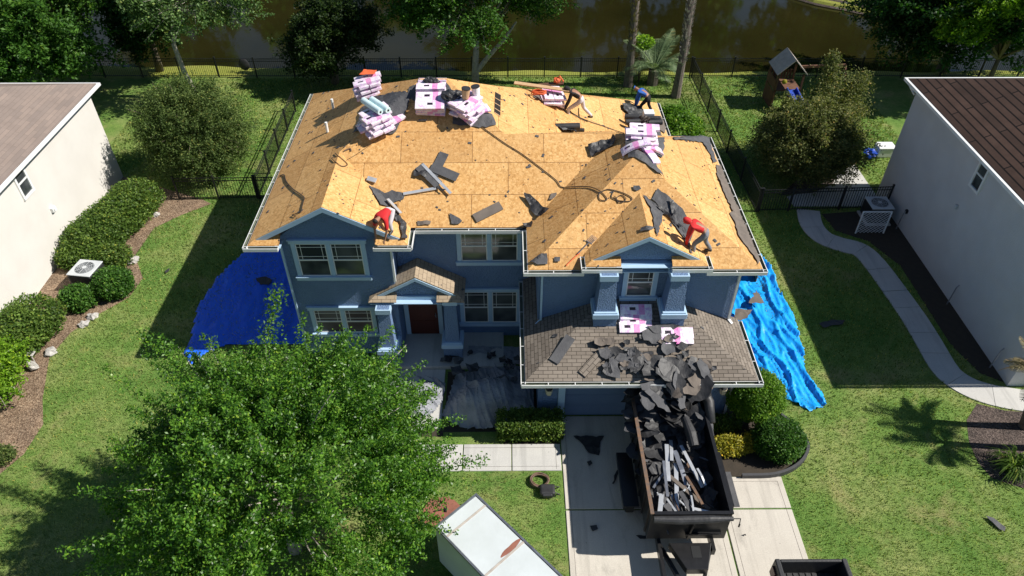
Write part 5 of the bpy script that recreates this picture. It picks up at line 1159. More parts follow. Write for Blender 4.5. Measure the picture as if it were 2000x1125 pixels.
m = MB(); m.add([(4.42, 10.5, .72), (5.6, 10.5, .72), (5.36, 9.72, .72), (4.78, 9.72, .72), (4.42, 10.5, .98), (5.6, 10.5, .98), (5.36, 9.72, .98), (4.78, 9.72, .98)], [(3, 2, 1, 0), (4, 5, 6, 7), (0, 1, 5, 4), (1, 2, 6, 5), (2, 3, 7, 6), (3, 0, 4, 7)]); tb = m.build('tool_box', 'black_paint', tr); bev(tb, .015)
m = MB(); m.box(5.0, 5.25, 10.05, 10.4, .981, .99); m.build('lid_plate', 'black_metal', tb)
m = MB(); m.tube([(X0 + .05, Y0 - .1, ZR - .06), (4.6, Y0 - .12, ZR - .08), (5.4, Y0 - .12, ZR - .04), (X1 + .0, Y0 - .1, ZR - .05)], [.09, .12, .11, .06], 12); ta = m.build('tarp_roll', 'felt_black', tr)
m = MB(); m.tube([(X1, Y0 - .1, ZR - .05), (X1 + .2, Y0 - .1, ZR - .05), (X1 + .22, Y0 - .12, ZR - .35)], .015, 8); m.tube([(X1 + .22, Y0 - .12, ZR - .3), (X1 + .22, Y0 - .12, ZR - .42)], .025, 8); m.build('crank_handle', 'black_metal', ta)
m = MB(); m.box(5.55, 5.8, Y0 - .03, Y0 - .001, 1.70, 1.77); m.build('sticker', 'white_plastic', tr)
m = MB(); m.bar((5.0, Y0 - .02, .8), (5.05, Y0 - .08, 1.7), .05, .05); m.box(4.9, 5.9, Y0 - .08, Y0 - .002, 1.05, 1.11); m.build('hoist_bracket', 'black_paint', tr)
m = MB(); m.tube([(4.95, 9.3, .1), (4.95, 9.3, .9)], .05, 10); m.build('jack', 'steel', tr)
# load -------------------------------------------------
GT = 'metal strips in the dump trailer'
m = MB()
nx, ny = 16, 34; vs = []
for j in range(ny + 1):
    for i in range(nx + 1):
        x = X0 + .065 + (X1 - X0 - .13) * i / nx; y = Y0 + .065 + (Y1 - Y0 - .13) * j / ny; t = max(0, (y - 13.0) / 2.1)
        z = 1.18 + .95 * min(1, t) ** 1.2 + .16 * noise.noise(Vector((x * 2.2, y * 2.2, 1))) + .08 * noise.noise(Vector((x * 7, y * 7, 3))); vs.append((x, y, z))
m.add(vs, [(j * (nx + 1) + i, j * (nx + 1) + i + 1, (j + 1) * (nx + 1) + i + 1, (j + 1) * (nx + 1) + i) for j in range(ny) for i in range(nx)])
tag(m.build('torn_roofing_heap', 'felt_black'), 'heap of torn black roofing filling the dump trailer', 'debris', None, 'stuff')
def heapz(x, y): return 1.15 + .95 * min(1, max(0, (y - 13.0) / 2.1)) ** 1.2
for k in range(95):     # crumpled felt pieces on top of the heap
    y = rnd.uniform(13.1, 15.7) if k < 82 else rnd.uniform(11.0, 13.0); x = rnd.uniform(X0 - .05, X1 - .1) if k < 82 else rnd.uniform(X0 + .3, X1 - .3); z = heapz(x, y) + rnd.uniform(.0, .25) + (.15 if y > 15 else 0)
    c = Vector((x, y, z)); n = rnd.randint(4, 6); r = rnd.uniform(.2, .48); a0 = rnd.random() * 6; tl = Vector((rnd.uniform(-.6, .6), rnd.uniform(-.6, .6)))
    asp_ = rnd.uniform(.3, .95); W = [c + Matrix.Rotation(a0 * 3, 3, 'Z') @ Vector((r * 1.2 * math.cos(6.283 * i / n + .6) * rnd.uniform(.8, 1.1), r * asp_ * math.sin(6.283 * i / n + .6), 0)) for i in range(n)]
    W = [w_ + Vector((0, 0, (w_ - c).x * tl.x + (w_ - c).y * tl.y)) for w_ in W]
    pos = '%s, %s, %s' % (['small', 'medium', 'large'][min(2, int((r - .2) / .094))], ['at left wall', 'left of middle', 'right of middle', 'at right wall'][min(3, max(0, int((x - X0) / .55)))], ['by the drawbar end', 'over the metal strips', 'at the foot of the heap', 'halfway up the heap', 'near the heap top', 'on the heap top', 'under the gutter'][min(6, max(0, int((y - 11.4) / .65)))])
    o = sheet(None, 'torn_felt', 'felt in the dump trailer, ' + pos, rnd.choice(['felt_black', 'felt_black', 'felt_grey']) if k % 12 else 'felt_brown', 'felt', .0, .06, world=W, group='torn felt pieces in the dump trailer', curl=.08, freq=2, ragged=.06, cuts=3)
def strip(a, b_, mat, lab, w=.10, bend=0):
    m = MB(); a, b_ = Vector(a), Vector(b_); mid = a.lerp(b_, .5) + Vector((0, 0, bend)); m.bar(a, mid, w, .03); m.bar(mid, b_, w, .028); return tag(m.build('metal_strip', mat), lab, 'metal strip', GT)
S3 = [((1320, 905), (1322, 1000), 'foil', 'long bright strip down the middle of the trailer load', .12), ((1302, 868), (1306, 940), 'foil', 'bright strip left of the middle, near the felt heap', .12), ((1292, 965), (1288, 1008), 'foil', 'short bright strip against the left wall', .13), ((1330, 870), (1372, 952), 'foil', 'bright strip slanting right in the trailer load', .1),
      ((1352, 893), (1330, 938), 'rust_edge', 'brown grey strip crossing the load, upper end right', .1), ((1308, 930), (1385, 995), 'felt_brown', 'long brown strip slanting to the lower right', .12), ((1338, 990), (1390, 1002), 'foil', 'bright strip lying almost level near the front wall', .09), ((1350, 968), (1355, 1005), 'foil', 'thin bright strip near the front wall', .05),
      ((1318, 880), (1345, 960), 'steel', 'grey strip beside the long bright one', .14), ((1296, 900), (1304, 970), 'steel', 'dark blue grey strip near the left wall', .08), ((1328, 960), (1350, 1000), 'felt_grey', 'dark strip at the lower middle of the load', .14), ((1362, 915), (1378, 948), 'foil', 'short bright strip at the right side of the load', .06),
      ((1300, 985), (1318, 1005), 'felt_grey', 'dark folded strip in the left front corner', .2), ((1310, 860), (1312, 900), 'foil', 'small bright strip poking from the felt heap', .1), ((1340, 930), (1372, 985), 'rust_edge', 'rusty strip under the long brown one', .08)]
for k, (a, b_, mt, lab, wd) in enumerate(S3): 
    z = 1.42 + .05 * (k % 4); strip(at(*a, z + rnd.uniform(-.1, .15)), at(*b_, z + rnd.uniform(-.12, .1)), mt, lab, wd, rnd.uniform(-.02, .05))
for k in range(34):
    a = Vector((rnd.uniform(4.1, 5.5), rnd.uniform(11.4, 13.6), 1.2 + rnd.uniform(0, .2))); an = rnd.gauss(1.45, .45); l = rnd.uniform(.3, .9)
    strip(a, a + Vector((math.cos(an) * l, -math.sin(an) * l, rnd.uniform(-.08, .12))), ['foil', 'steel', 'felt_grey', 'rust_edge', 'felt_black'][k % 5], ['short bright', 'short grey metal', 'short dark grey', 'short rusty', 'short black'][k % 5] + ' scrap strip in the trailer load, %s' % ['left front', 'left back', 'middle front', 'middle back', 'right front', 'right back'][min(5, int((a.x - 4.1) / .47) * 2 + (1 if a.y > 12.5 else 0))], rnd.uniform(.025, .07))
# rolled felt hanging over the right rail
m = MB(); m.tube([(5.3, 15.6, 2.75), (5.85, 15.2, 2.5), (6.15, 14.5, 2.2), (6.15, 13.9, 1.95)], [.16, .2, .17, .12], 12)
tag(m.build('felt_roll', 'felt_black', smooth=True), 'thick black felt tongue draped from the roof onto the right trailer rail', 'felt')
m = MB(); m.tube([(5.35, 14.0, 2.05), (5.45, 13.5, 1.95), (5.5, 13.15, 1.8)], [.12, .17, .15], 14); tag(m.build('felt_roll', 'felt_black'), 'short black felt roll standing at the foot of the heap', 'roll')
m = MB(); m.box(6.5, 7.0, 12.2, 13.45, .04, .055); tag(m.build('rubber_mat', 'felt_grey'), 'dark flat mat on the driveway right of the dump trailer', 'mat')

# ================================================================== box trailer & pickup
A_ = at(930, 965, 2.25); B_ = at(852, 1030, 2.25); D_ = at(1092, 1120, 2.25)
ang = math.atan2(D_.y - A_.y, D_.x - A_.x); wd = (B_ - A_).length; Lb = 4.3
bt = thing('box_trailer', (A_.x, A_.y, 0), 'white roofed enclosed box trailer parked askew on the lawn', 'trailer', rz=ang)
m = MB(); m.box(0, Lb, -wd, 0, .45, 2.2); m.build('body', 'trailer_wall', bt, local=True)
m = MB()
for i, (u0, u1) in enumerate(((.03, .42), (.44, 1.9), (1.92, 3.3), (3.32, Lb - .03))): m.box(u0, u1, -wd + .04, -.04, 2.201, 2.235)
ro = m.build('roof_panel', 'trailer_roof', bt, local=True); bev(ro, .015)
m = MB()
for a in ((-.02, Lb + .02, -.035, .02), (-.02, Lb + .02, -wd - .02, -wd + .035), (-.02, .03, -wd + .036, -.036), (Lb - .03, Lb + .02, -wd + .036, -.036)): m.box(*a, 2.18, 2.26)
m.build('corner_trim', 'steel', bt, local=True)
for x_ in (.43, 1.91, 3.31): m = MB(); m.box(x_ - .03, x_ + .03, -wd + .04, -.04, 2.236, 2.246); m.build('seam', 'grey_wood', bt, local=True)
m = MB(); m.blob((1.8, -.42, 2.236), (.07, .34, .004), 3, .5, 8); m.build('rust_stain', 'rust_plate', bt, local=True)['label'] = 'reddish brown stain on the white roof'
for s, y_ in ((1, .01), (-1, -wd - .01)):
    m = MB(); m.cyl((2.6, y_ - .2 * s, .33), .32, .24 * s, 22, axis=(0, 1, 0)); w1 = m.build('wheel', 'rubber', bt, local=True); bev(w1, .03, 2)
p = at(855, 998, .05); m = MB(); m.add([(p.x - .7, p.y - .25, .05), (p.x - .2, p.y + .45, .05), (p.x + .35, p.y + .5, .05), (p.x + .75, p.y + .1, .05), (p.x + .1, p.y - .6, .05), (p.x - .7, p.y - .25, .02), (p.x - .2, p.y + .45, .02), (p.x + .35, p.y + .5, .02), (p.x + .75, p.y + .1, .02), (p.x + .1, p.y - .6, .02)], [(4, 3, 2, 1, 0), (0, 1, 6, 5), (1, 2, 7, 6), (2, 3, 8, 7), (3, 4, 9, 8), (4, 0, 5, 9)])
tag(m.build('rusty_plate', 'rust_plate'), 'reddish brown plate on the grass in front of the box trailer', 'plate')
m = MB(); m.tube([(p.x - .1, p.y - .02, .08), (p.x + .25, p.y + .05, .08)], .02, 6); m.bar((p.x + .25, p.y - .05, .08), (p.x + .25, p.y + .13, .08), .05, .05); tag(m.build('hammer', 'black_metal'), 'dark hammer lying on the reddish brown plate', 'tool')
pk = thing('pickup_truck', (7.95, 7.2, 0), 'black pickup with open bed at the bottom edge', 'truck')
a = at(1514, 1098, 1.3); b_ = at(1645, 1090, 1.3); bx0, bx1, by1 = a.x + .02, b_.x + .12, b_.y
m = MB(); m.box(bx0, bx0 + .14, by1 - 2.0, by1, .6, 1.3); m.box(bx1 - .14, bx1, by1 - 2.0, by1, .6, 1.3); m.box(bx0 + .141, bx1 - .141, by1 - .09, by1, .6, 1.28); m.box(bx0 + .141, bx1 - .141, by1 - 2.0, by1 - 1.93, .6, 1.35); m.box(bx0 + .141, bx1 - .141, by1 - 1.929, by1 - .091, .6, .72)
q_ = m.build('bed', 'black_plastic', pk); bev(q_, .03, 3)
for k in range(9): m = MB(); m.box(bx0 + .25 + k * .17, bx0 + .32 + k * .17, by1 - 1.9, by1 - .12, .721, .745); m.build('bed_rib', 'black_plastic', q_)
m = MB(); m.box(bx0 + .05, bx1 - .05, by1 - 5.2, by1 - 2.02, .45, 1.15); c_ = m.build('body', 'black_paint', pk); bev(c_, .1, 3)
m = MB(); m.add([(bx0 + .12, by1 - 2.1, 1.15), (bx1 - .12, by1 - 2.1, 1.15), (bx1 - .12, by1 - 4.1, 1.15), (bx0 + .12, by1 - 4.1, 1.15), (bx0 + .25, by1 - 2.3, 1.8), (bx1 - .25, by1 - 2.3, 1.8), (bx1 - .25, by1 - 3.4, 1.8), (bx0 + .25, by1 - 3.4, 1.8)], [(4, 5, 6, 7), (0, 4, 7, 3), (1, 2, 6, 5), (0, 1, 5, 4), (3, 7, 6, 2)]); m.build('cab', 'black_paint', pk)
for y_ in (by1 - 1.1, by1 - 4.5):
    for x_, s in ((bx0 - .02, 1), (bx1 + .02, -1)): m = MB(); m.cyl((x_, y_, .38), .37, .26 * s, 22, axis=(1, 0, 0)); m.build('wheel', 'rubber', pk)
m = MB(); m.box(bx0 - .05, bx0 + .0, by1 - .35, by1 - .1, .8, 1.1); m.build('tail_light', 'door_red', pk)
m = MB(); m.blob((bx0 + .75, by1 - .7, .85), (.28, .18, .12), 5, .6); m.blob((bx0 + 1.1, by1 - .6, .85), (.25, .2, .14), 8, .6)
for k in range(5): q = Vector((bx0 + .9, by1 - .6, .9)); m.tube([q + Vector((rnd.uniform(-.3, .3), rnd.uniform(-.2, .2), 0)), q + Vector((rnd.uniform(-.2, .2), rnd.uniform(-.2, .2), .2)), q + Vector((rnd.uniform(-.3, .4), rnd.uniform(-.3, .2), 0))], .03, 6)
tag(m.build('tool_pile', 'black_plastic'), 'tangle of black gear in the pickup bed', 'gear')

# ================================================================== tarps and cloths
def cloth(name, label, outline, mat, amp, ax, cat='tarp', cell=.1, base=0, bumps=(), thick=.006, fold=1.0, sd=0, kind=None, origin=None):
    xs_ = [p[0] for p in outline]; ys_ = [p[1] for p in outline]; x0, x1, y0, y1 = min(xs_), max(xs_), min(ys_), max(ys_)
    def inside(x, y):
        c = False; n = len(outline)
        for i in range(n):
            (xa, ya), (xb, yb) = outline[i], outline[(i + 1) % n]
            if (ya > y) != (yb > y) and x < (xb - xa) * (y - ya) / (yb - ya) + xa: c = not c
        return c
    nx_, ny_ = int((x1 - x0) / cell) + 1, int((y1 - y0) / cell) + 1; idx = {}; vs = []; fs = []
    def z(x, y):
        u = x * math.cos(ax) + y * math.sin(ax); v = -x * math.sin(ax) + y * math.cos(ax)
        r = 1 - abs(noise.noise(Vector((u * 1.5 + .45 * noise.noise(Vector((u, v * .7, sd))), v * .33, sd)))) * 4.2
        q = 1 - abs(noise.noise(Vector((u * 3.6 + .7 * noise.noise(Vector((u * 1.2, v * .8, sd))), v * .6, sd + 5)))) * 4.0
        h = base + amp * (max(0, r) ** 1.6 * 1.0 + max(0, q) ** 1.6 * .5 + .08 * noise.noise(Vector((x * 4, y * 4, sd)))) * fold
        for (bx_, by_, br, bh) in bumps:
            d = math.hypot(x - bx_, y - by_) / br
            if d < 1: h += bh * (math.cos(d * math.pi) * .5 + .5) ** .6
        return max(.015, h + .02)
    def vid(i, j):
        if (i, j) not in idx:
            x = x0 + i * cell + .03 * noise.noise(Vector((i * .7, j * .7, sd))); y = y0 + j * cell + .03 * noise.noise(Vector((i * .7, j * .7, sd + 9))); idx[(i, j)] = len(vs); vs.append((x, y, z(x, y)))
        return idx[(i, j)]
    for i in range(nx_):
        for j in range(ny_):
            if inside(x0 + (i + .5) * cell, y0 + (j + .5) * cell): fs.append((vid(i, j), vid(i + 1, j), vid(i + 1, j + 1), vid(i, j + 1)))
    m = MB(); m.add(vs, fs); o = m.build(name, mat, smooth=(mat != 'cloth_grey')); mod(o, 'SOLIDIFY', thickness=thick, offset=1); return tag(o, label, cat)
cloth('tarp', 'bright blue sunlit tarp on the grass along the right side of the house', [(7.6, 25), (10.5, 25.6), (11.05, 23.5), (11.0, 22.2), (11.15, 20.6), (10.95, 18.8), (10.7, 17.7), (11.0, 16.7), (10.9, 16.1), (10.3, 15.9), (9.8, 16.3), (9.0, 17.2), (8.2, 17.4), (7.45, 17.2), (7.45, 21)], 'tarp_blue_lit', .17, .16, cell=.05, sd=2)
cloth('tarp', 'dark blue shaded tarp on the grass along the left side of the house', [(-7.6, 25.3), (-11.2, 25.4), (-12.1, 23.2), (-12.35, 21.3), (-12.1, 19.8), (-12.0, 18.7), (-11.6, 18.2), (-11.2, 18.8), (-10.6, 19.2), (-9, 19.2), (-7.6, 19.2)], 'tarp_blue_shaded', .035, .1, cell=.1, sd=8)
cloth('drop_cloth', 'grey drop cloth draped over the shrubs beside the garage', [(-1.9, 17.6), (-.9, 18.1), (.8, 18.0), (.85, 16.4), (.85, 15.6), (.35, 15.35), (-.3, 15.25), (-1.0, 15.15), (-1.9, 15.3), (-2.3, 15.8), (-2.1, 16.6)], 'cloth_grey', .12, .25, 'cloth', .045, 0, [(-.9, 16.3, 1.1, .75), (.0, 16.7, 1.2, .4), (-1.6, 15.9, .7, .25), (.4, 15.8, .6, .25)], sd=4)
cloth('drop_cloth', 'grey drop cloth over the low shrubs left of the walk', [(-4.5, 17.3), (-3.0, 17.6), (-2.25, 17.2), (-2.3, 16.4), (-2.6, 15.8), (-3.2, 15.6), (-4.6, 15.4), (-5.0, 16.3)], 'cloth_grey', .12, .9, 'cloth', .045, 0, [(-3.0, 16.6, .8, .3), (-4.1, 16.2, .9, .5)], sd=14)
sheet(None, 'drop_cloth', 'dark drop cloth lying on the porch floor edge', 'cloth_grey', 'cloth', .0, .03, world=[(-1.5, 18.9, .2), (.5, 18.9, .1), (.6, 18.1, .06), (-1.5, 18.1, .1)])
sheet(None, 'felt_scrap', 'triangular brown shingle piece on the bright blue tarp', 'felt_brown', 'felt', .0, .02, world=[tuple(at(1462, 592, .35)), tuple(at(1492, 592, .35)), tuple(at(1477, 567, .35))])
sheet(None, 'felt_scrap', 'curved brown shingle piece on the bright blue tarp by the wall', 'felt_brown', 'felt', .0, .05, world=[tuple(at(1436, 604, .4)), tuple(at(1469, 606, .4)), tuple(at(1460, 622, .4)), tuple(at(1445, 627, .4)), tuple(at(1434, 618, .4))])
for (pts, l, mt) in (([(500, 545), (520, 540), (532, 548), (525, 557), (508, 556)], 'dark scrap on the shaded blue tarp', 'felt_black'), ([(1120, 852), (1180, 852), (1172, 868), (1170, 890), (1150, 885), (1138, 868)], 'big dark torn felt piece on the shaded driveway', 'felt_black'),
                     ([(1146, 903), (1154, 900), (1157, 906), (1150, 911)], 'small dark felt piece on the shaded driveway', 'felt_black'), ([(1152, 1028), (1165, 1026), (1168, 1034), (1157, 1038)], 'dark felt scrap lower on the shaded driveway', 'felt_black'), ([(1195, 945), (1199, 946), (1208, 920), (1205, 918)], 'thin dark strip on the shaded driveway', 'felt_black'),
                     ([(1925, 1008), (1940, 1012), (1964, 1030), (1962, 1038), (1945, 1028), (1932, 1016)], 'long grey shingle scrap on the right lawn', 'felt_grey'), ([(1600, 632), (1625, 624), (1650, 626), (1645, 634), (1608, 640)], 'dark scrap on the shaded right lawn', 'felt_black'), ([(322, 530), (332, 523), (330, 530), (324, 534)], 'small dark scrap on the left lawn', 'felt_black'),
                     ([(1450, 1045), (1456, 1043), (1457, 1047)], 'tiny felt chip on the sunny driveway', 'felt_black'), ([(1242, 1046), (1268, 1045), (1265, 1052), (1250, 1053)], 'dark scrap by the trailer drawbar', 'felt_black')):
    sheet(None, 'felt_scrap', l, mt, 'felt', .0, .03, world=[tuple(at(q[0], q[1], .06)) for q in pts], group='scraps fallen to the ground')

for k in range(26):
    x, y = rnd.uniform(-2.4, .8), rnd.uniform(16.6, 18.6); c = Vector((x, y, .42 if y < 18 else .22)); n_ = rnd.randint(4, 6); r = rnd.uniform(.1, .28); a0 = rnd.random() * 6
    sheet(None, 'felt_scrap', 'dark torn scrap by the porch cloths, %s, %s' % (['under the porch column', 'left of the middle', 'right of the middle', 'by the garage wall'][min(3, int((x + 2.4) / .8))], ['nearer the walk', 'halfway to the window wall', 'under the lower window'][min(2, int((y - 16.6) / .67))]), ['felt_black', 'felt_grey'][k % 2], 'felt', .0, .08, world=[c + Vector((r * math.cos(a0 + 6.283 * i / n_) * rnd.uniform(.6, 1.2), r * math.sin(a0 + 6.283 * i / n_), 0)) for i in range(n_)], group='torn scraps by the porch', curl=.1, freq=4)
# ================================================================== small ground things
c = at(1054, 940, .04); coil(c, .27, 6, .022, 'rust_edge', 'hose_coil', 'coiled brown hose on the grass beside the black backpack', 'hose', .85, .02)
c = at(1071, 962, 0); bp = thing('backpack', c, 'black backpack lying on the grass by the driveway', 'backpack')
m = MB(); m.box(c.x - .27, c.x + .2, c.y - .2, c.y + .18, .01, .24); o = m.build('body', 'black_plastic', bp); bev(o, .07, 4)
m = MB(); m.box(c.x - .2, c.x + .12, c.y - .24, c.y - .12, .03, .2); o = m.build('pocket', 'black_plastic', bp); bev(o, .04, 3)
for s in (-.12, .1): m = MB(); m.tube([(c.x + .18, c.y + s, .2), (c.x + .34, c.y + s * 1.2, .12), (c.x + .2, c.y + s, .04)], .018, 6); m.build('strap', 'black_plastic', bp)
def ac(cx, cy, rz, label, top, side):
    t = thing('air_conditioner', (cx, cy, 0), label, 'air conditioner', None, rz); w2 = .48
    m = MB(); m.box(-w2 - .08, w2 + .08, -w2 - .08, w2 + .08, .0, .08); m.build('pad', 'concrete_walk', t, local=True)
    m = MB(); m.box(-w2 + .03, w2 - .03, -w2 + .03, w2 - .03, .09, .86); m.build('cabinet', side, t, local=True)
    m = MB()
    for k in range(13):
        z = .14 + k * .052
        for a_ in ((-w2, w2, -w2, -w2 + .028), (-w2, w2, w2 - .028, w2), (-w2, -w2 + .028, -w2 + .03, w2 - .03), (w2 - .028, w2, -w2 + .03, w2 - .03)): m.box(*a_, z, z + .028)
    m.build('louvers', 'ac_louver' if side != 'ac_louver' else 'black_plastic', t, local=True)
    m = MB(); m.box(-w2 - .02, w2 + .02, -w2 - .02, w2 + .02, .861, .91); tp = m.build('top', top, t, local=True); bev(tp, .03, 3)
    m = MB(); m.cyl((0, 0, .911), .37, .004, 28); m.build('fan_opening', 'ac_louver', tp, local=True)
    m = MB()
    for k in range(1, 6):
        r = k * .07; m.tube([(r * math.cos(a) , r * math.sin(a), .925) for a in np.linspace(0, 6.283, 25)], .006, 4, cap=False)
    for k in range(8): a = k * .785; m.tube([(0, 0, .93), (.37 * math.cos(a), .37 * math.sin(a), .922)], .006, 4)
    m.cyl((0, 0, .92), .09, .02, 16); m.build('grille', top, tp, local=True)
    return t
ac(-17.1, 22.7, R_(-8), 'pale grey air conditioner beside the off-white house', 'ac_grey', 'ac_louver'); ac(16.75, 27.1, 0, 'dark air conditioner behind the white lattice by the greige house', 'ac_grey', 'ac_louver')
lt = thing('lattice_screen', (16.0, 26.0, 0), 'white diagonal lattice screen in the shade of the greige house', 'lattice')
m = MB(); x0, x1, y_ = 15.55, 16.75, 26.0; zt = 1.15
for k in range(-7, 8):
    for s in (1, -1):
        a_, b2 = Vector((x0 + (x1 - x0) * .5 + k * .17 - s * .6, y_ + (.004 if s > 0 else -.004), 0.05)), Vector((x0 + (x1 - x0) * .5 + k * .17 + s * .6, y_ + (.004 if s > 0 else -.004), zt))
        def clip(p, q):
            ts = [0, 1]
            for (lim, sg) in ((x0, 1), (x1, -1)):
                d0, d1 = (p.x - lim) * sg, (q.x - lim) * sg
                if d0 < 0 and d1 < 0: return None
                if d0 < 0: ts[0] = max(ts[0], d0 / (d0 - d1))
                if d1 < 0: ts[1] = min(ts[1], d0 / (d0 - d1))
            return None if ts[0] >= ts[1] - .02 else (p.lerp(q, ts[0]), p.lerp(q, ts[1]))
        r = clip(a_, b2)
        if r: m.bar(r[0], r[1], .007, .022, up=(0, 1, 0))
m.build('lattice', 'white_plastic', lt); m = MB(); m.box(x0 - .05, x0, y_ - .02, y_ + .02, 0, zt + .05); m.box(x1, x1 + .05, y_ - .02, y_ + .02, 0, zt + .05); m.box(x0, x1, y_ - .02, y_ + .02, zt, zt + .05); m.build('frame', 'white_plastic', lt)
c = at(1725, 302, 0); m = MB(); m.box(c.x - .5, c.x + .38, c.y - .35, c.y + .3, .0, .5); o = m.build('storage_box', 'white_plastic'); bev(o, .06, 3); tag(o, 'white storage box at the back corner of the greige house', 'box')
m = MB(); m.box(c.x - .52, c.x + .40, c.y - .37, c.y + .32, .502, .58); o2 = m.build('lid', 'white_plastic', o); bev(o2, .04, 3)
c = at(1695, 308, 0); m = MB(); m.blob((c.x, c.y, .25), (.35, .28, .28), 4, .6); tag(m.build('plastic_bag', 'blue_plastic'), 'blue plastic bag beside the white storage box', 'bag')
c = at(1633, 343, 0); m = MB(); m.blob((c.x, c.y, .35), (.42, .38, .42), 6, .35); m.tube([(c.x - .2, c.y, .68), (c.x - .1, c.y + .1, .95), (c.x + .05, c.y, .68)], .03, 6); m.tube([(c.x + .05, c.y, .68), (c.x + .2, c.y + .05, .88), (c.x + .28, c.y, .6)], .03, 6); tag(m.build('bulk_bag', 'white_plastic', smooth=True), 'white bulging sack on the mulch by the patio', 'bag')
c = at(1665, 320, 0); shrub('potted_plant', 'green leafy plant in a clay pot on the patio', [(c.x, c.y, .5, .28, .28, .25)], 'leaf_bright', .06, 6000, None, 'plant')
m = MB(); m.lathe([(.14, 0), (.2, .28), (.22, .3), (.18, .3)], (c.x, c.y, .03), 14); tag(m.build('plant_pot', 'pot_clay'), 'clay pot under the green plant on the patio', 'pot')
c = at(1680, 308, 0); m = MB(); m.lathe([(.16, 0), (.22, .3), (.24, .32), (.2, .32), (.14, .04)], (c.x, c.y, .03), 14); tag(m.build('plant_pot', 'leaf_lime'), 'yellow green empty pot near the blue bag', 'pot')
for (px, py, r, l) in ((258, 512, .28, 'pale grey boulder at the lawn edge by the round shrub'), (306, 421, .18, 'small white rock by the long hedge end'), (182, 620, .22, 'pale stone in the mulch strip, right of the small dark shrub'), (165, 635, .2, 'flat pale stone in the mulch strip, left one'), (100, 690, .22, 'grey stone beside the lime shrub')):
    c = at(px, py, 0); m = MB(); m.blob((c.x, c.y, r * .3), (r, r * .8, r * .55), px, .6, 8); tag(m.build('rock', 'rock'), l, 'rock', 'pale rocks along the mulch')
c = at(70, 710, 0); m = MB(); m.tube([(c.x, c.y, 0), (c.x, c.y, .5)], .02, 6); m.box(c.x - .15, c.x + .15, c.y - .12, c.y + .12, .5, .53); m.blob((c.x + .1, c.y - .3, .2), (.18, .14, .2), 3, .5); tag(m.build('garden_ornament', 'rock'), 'small pale garden ornament in front of the lime shrub', 'ornament')
# play tower ------------------------------------------------------------
c = Vector((15.6, 38.4, 0)); ps = thing('play_tower', c, 'brown wooden play tower with grey gable roof and blue slide', 'playset')
for (dx, dy) in ((-.7, -.7), (.7, -.7), (.7, .7), (-.7, .7)): m = MB(); m.box(c.x + dx - .05, c.x + dx + .05, c.y + dy - .05, c.y + dy + .05, 0, 2.1); m.build('post', 'dark_wood', ps)
m = MB(); m.box(c.x - .75, c.x + .75, c.y - .75, c.y + .75, 1.15, 1.2); m.build('deck', 'dark_wood', ps)
m = MB()
for k in range(9): 
    for (a_, b2) in (((-.72, .76), 0), ): pass
    m.box(c.x - .68 + k * .165, c.x - .57 + k * .165, c.y + .751, c.y + .78, 1.21, 1.75); m.box(c.x - .78, c.x - .751, c.y - .68 + k * .165, c.y - .57 + k * .165, 1.21, 1.75)
    m.box(c.x - .78, c.x - .751, c.y - .68 + k * .165, c.y - .57 + k * .165, .1, 1.1)
m.build('railing', 'dark_wood', ps)
m = MB(); zr = 3.0; ze = 2.15
m.poly([(c.x - .0, c.y - .85, zr), (c.x + .0, c.y + .85, zr), (c.x - .85, c.y + .85, ze), (c.x - .85, c.y - .85, ze)], thick=.04); m.poly([(c.x + .0, c.y - .85, zr + .002), (c.x + .85, c.y - .85, ze), (c.x + .85, c.y + .85, ze), (c.x, c.y + .85, zr + .002)], thick=.04)
ro = m.build('roof', 'grey_wood', ps)
m = MB(); m.poly([(c.x + .3, c.y - .25, 2.75), (c.x + .62, c.y - .25, 2.43), (c.x + .62, c.y + .2, 2.43), (c.x + .3, c.y + .05, 2.75)], thick=.02); m.build('dormer_shade', 'dark_gap', ro)  # dark sheet over the roof, painted for the shade inside an opening
m = MB(); m.bar((c.x + .8, c.y + .3, 2.1), (c.x + 3.4, c.y + .5, 2.1), .1, .14); m.bar((c.x + 3.4, c.y + .5, 2.1), (c.x + 3.6, c.y - .4, 0), .08, .08); m.bar((c.x + 3.4, c.y + .5, 2.1), (c.x + 3.6, c.y + 1.4, 0), .08, .08); m.build('swing_beam', 'dark_wood', ps)
m = MB(); pts = [(c.x + .15, c.y - .8, 1.25), (c.x + .3, c.y - 1.3, 1.0), (c.x + .6, c.y - 2.1, .5), (c.x + .8, c.y - 2.6, .25), (c.x + .9, c.y - 2.9, .2)]
for i in range(4):
    a_, b2 = Vector(pts[i]), Vector(pts[i + 1]); m.bar(a_, b2, .5, .04)
    for s in (-.26, .26): m.bar(a_ + Vector((s, 0, .08)), b2 + Vector((s, 0, .08)), .05, .2)
m.build('slide', 'blue_plastic', ps)
m = MB(); m.blob((c.x - .35, c.y - .85, 1.75), (.14, .08, .14), 3, .2); m.build('toy_wheel', 'leaf_yellow', ps)

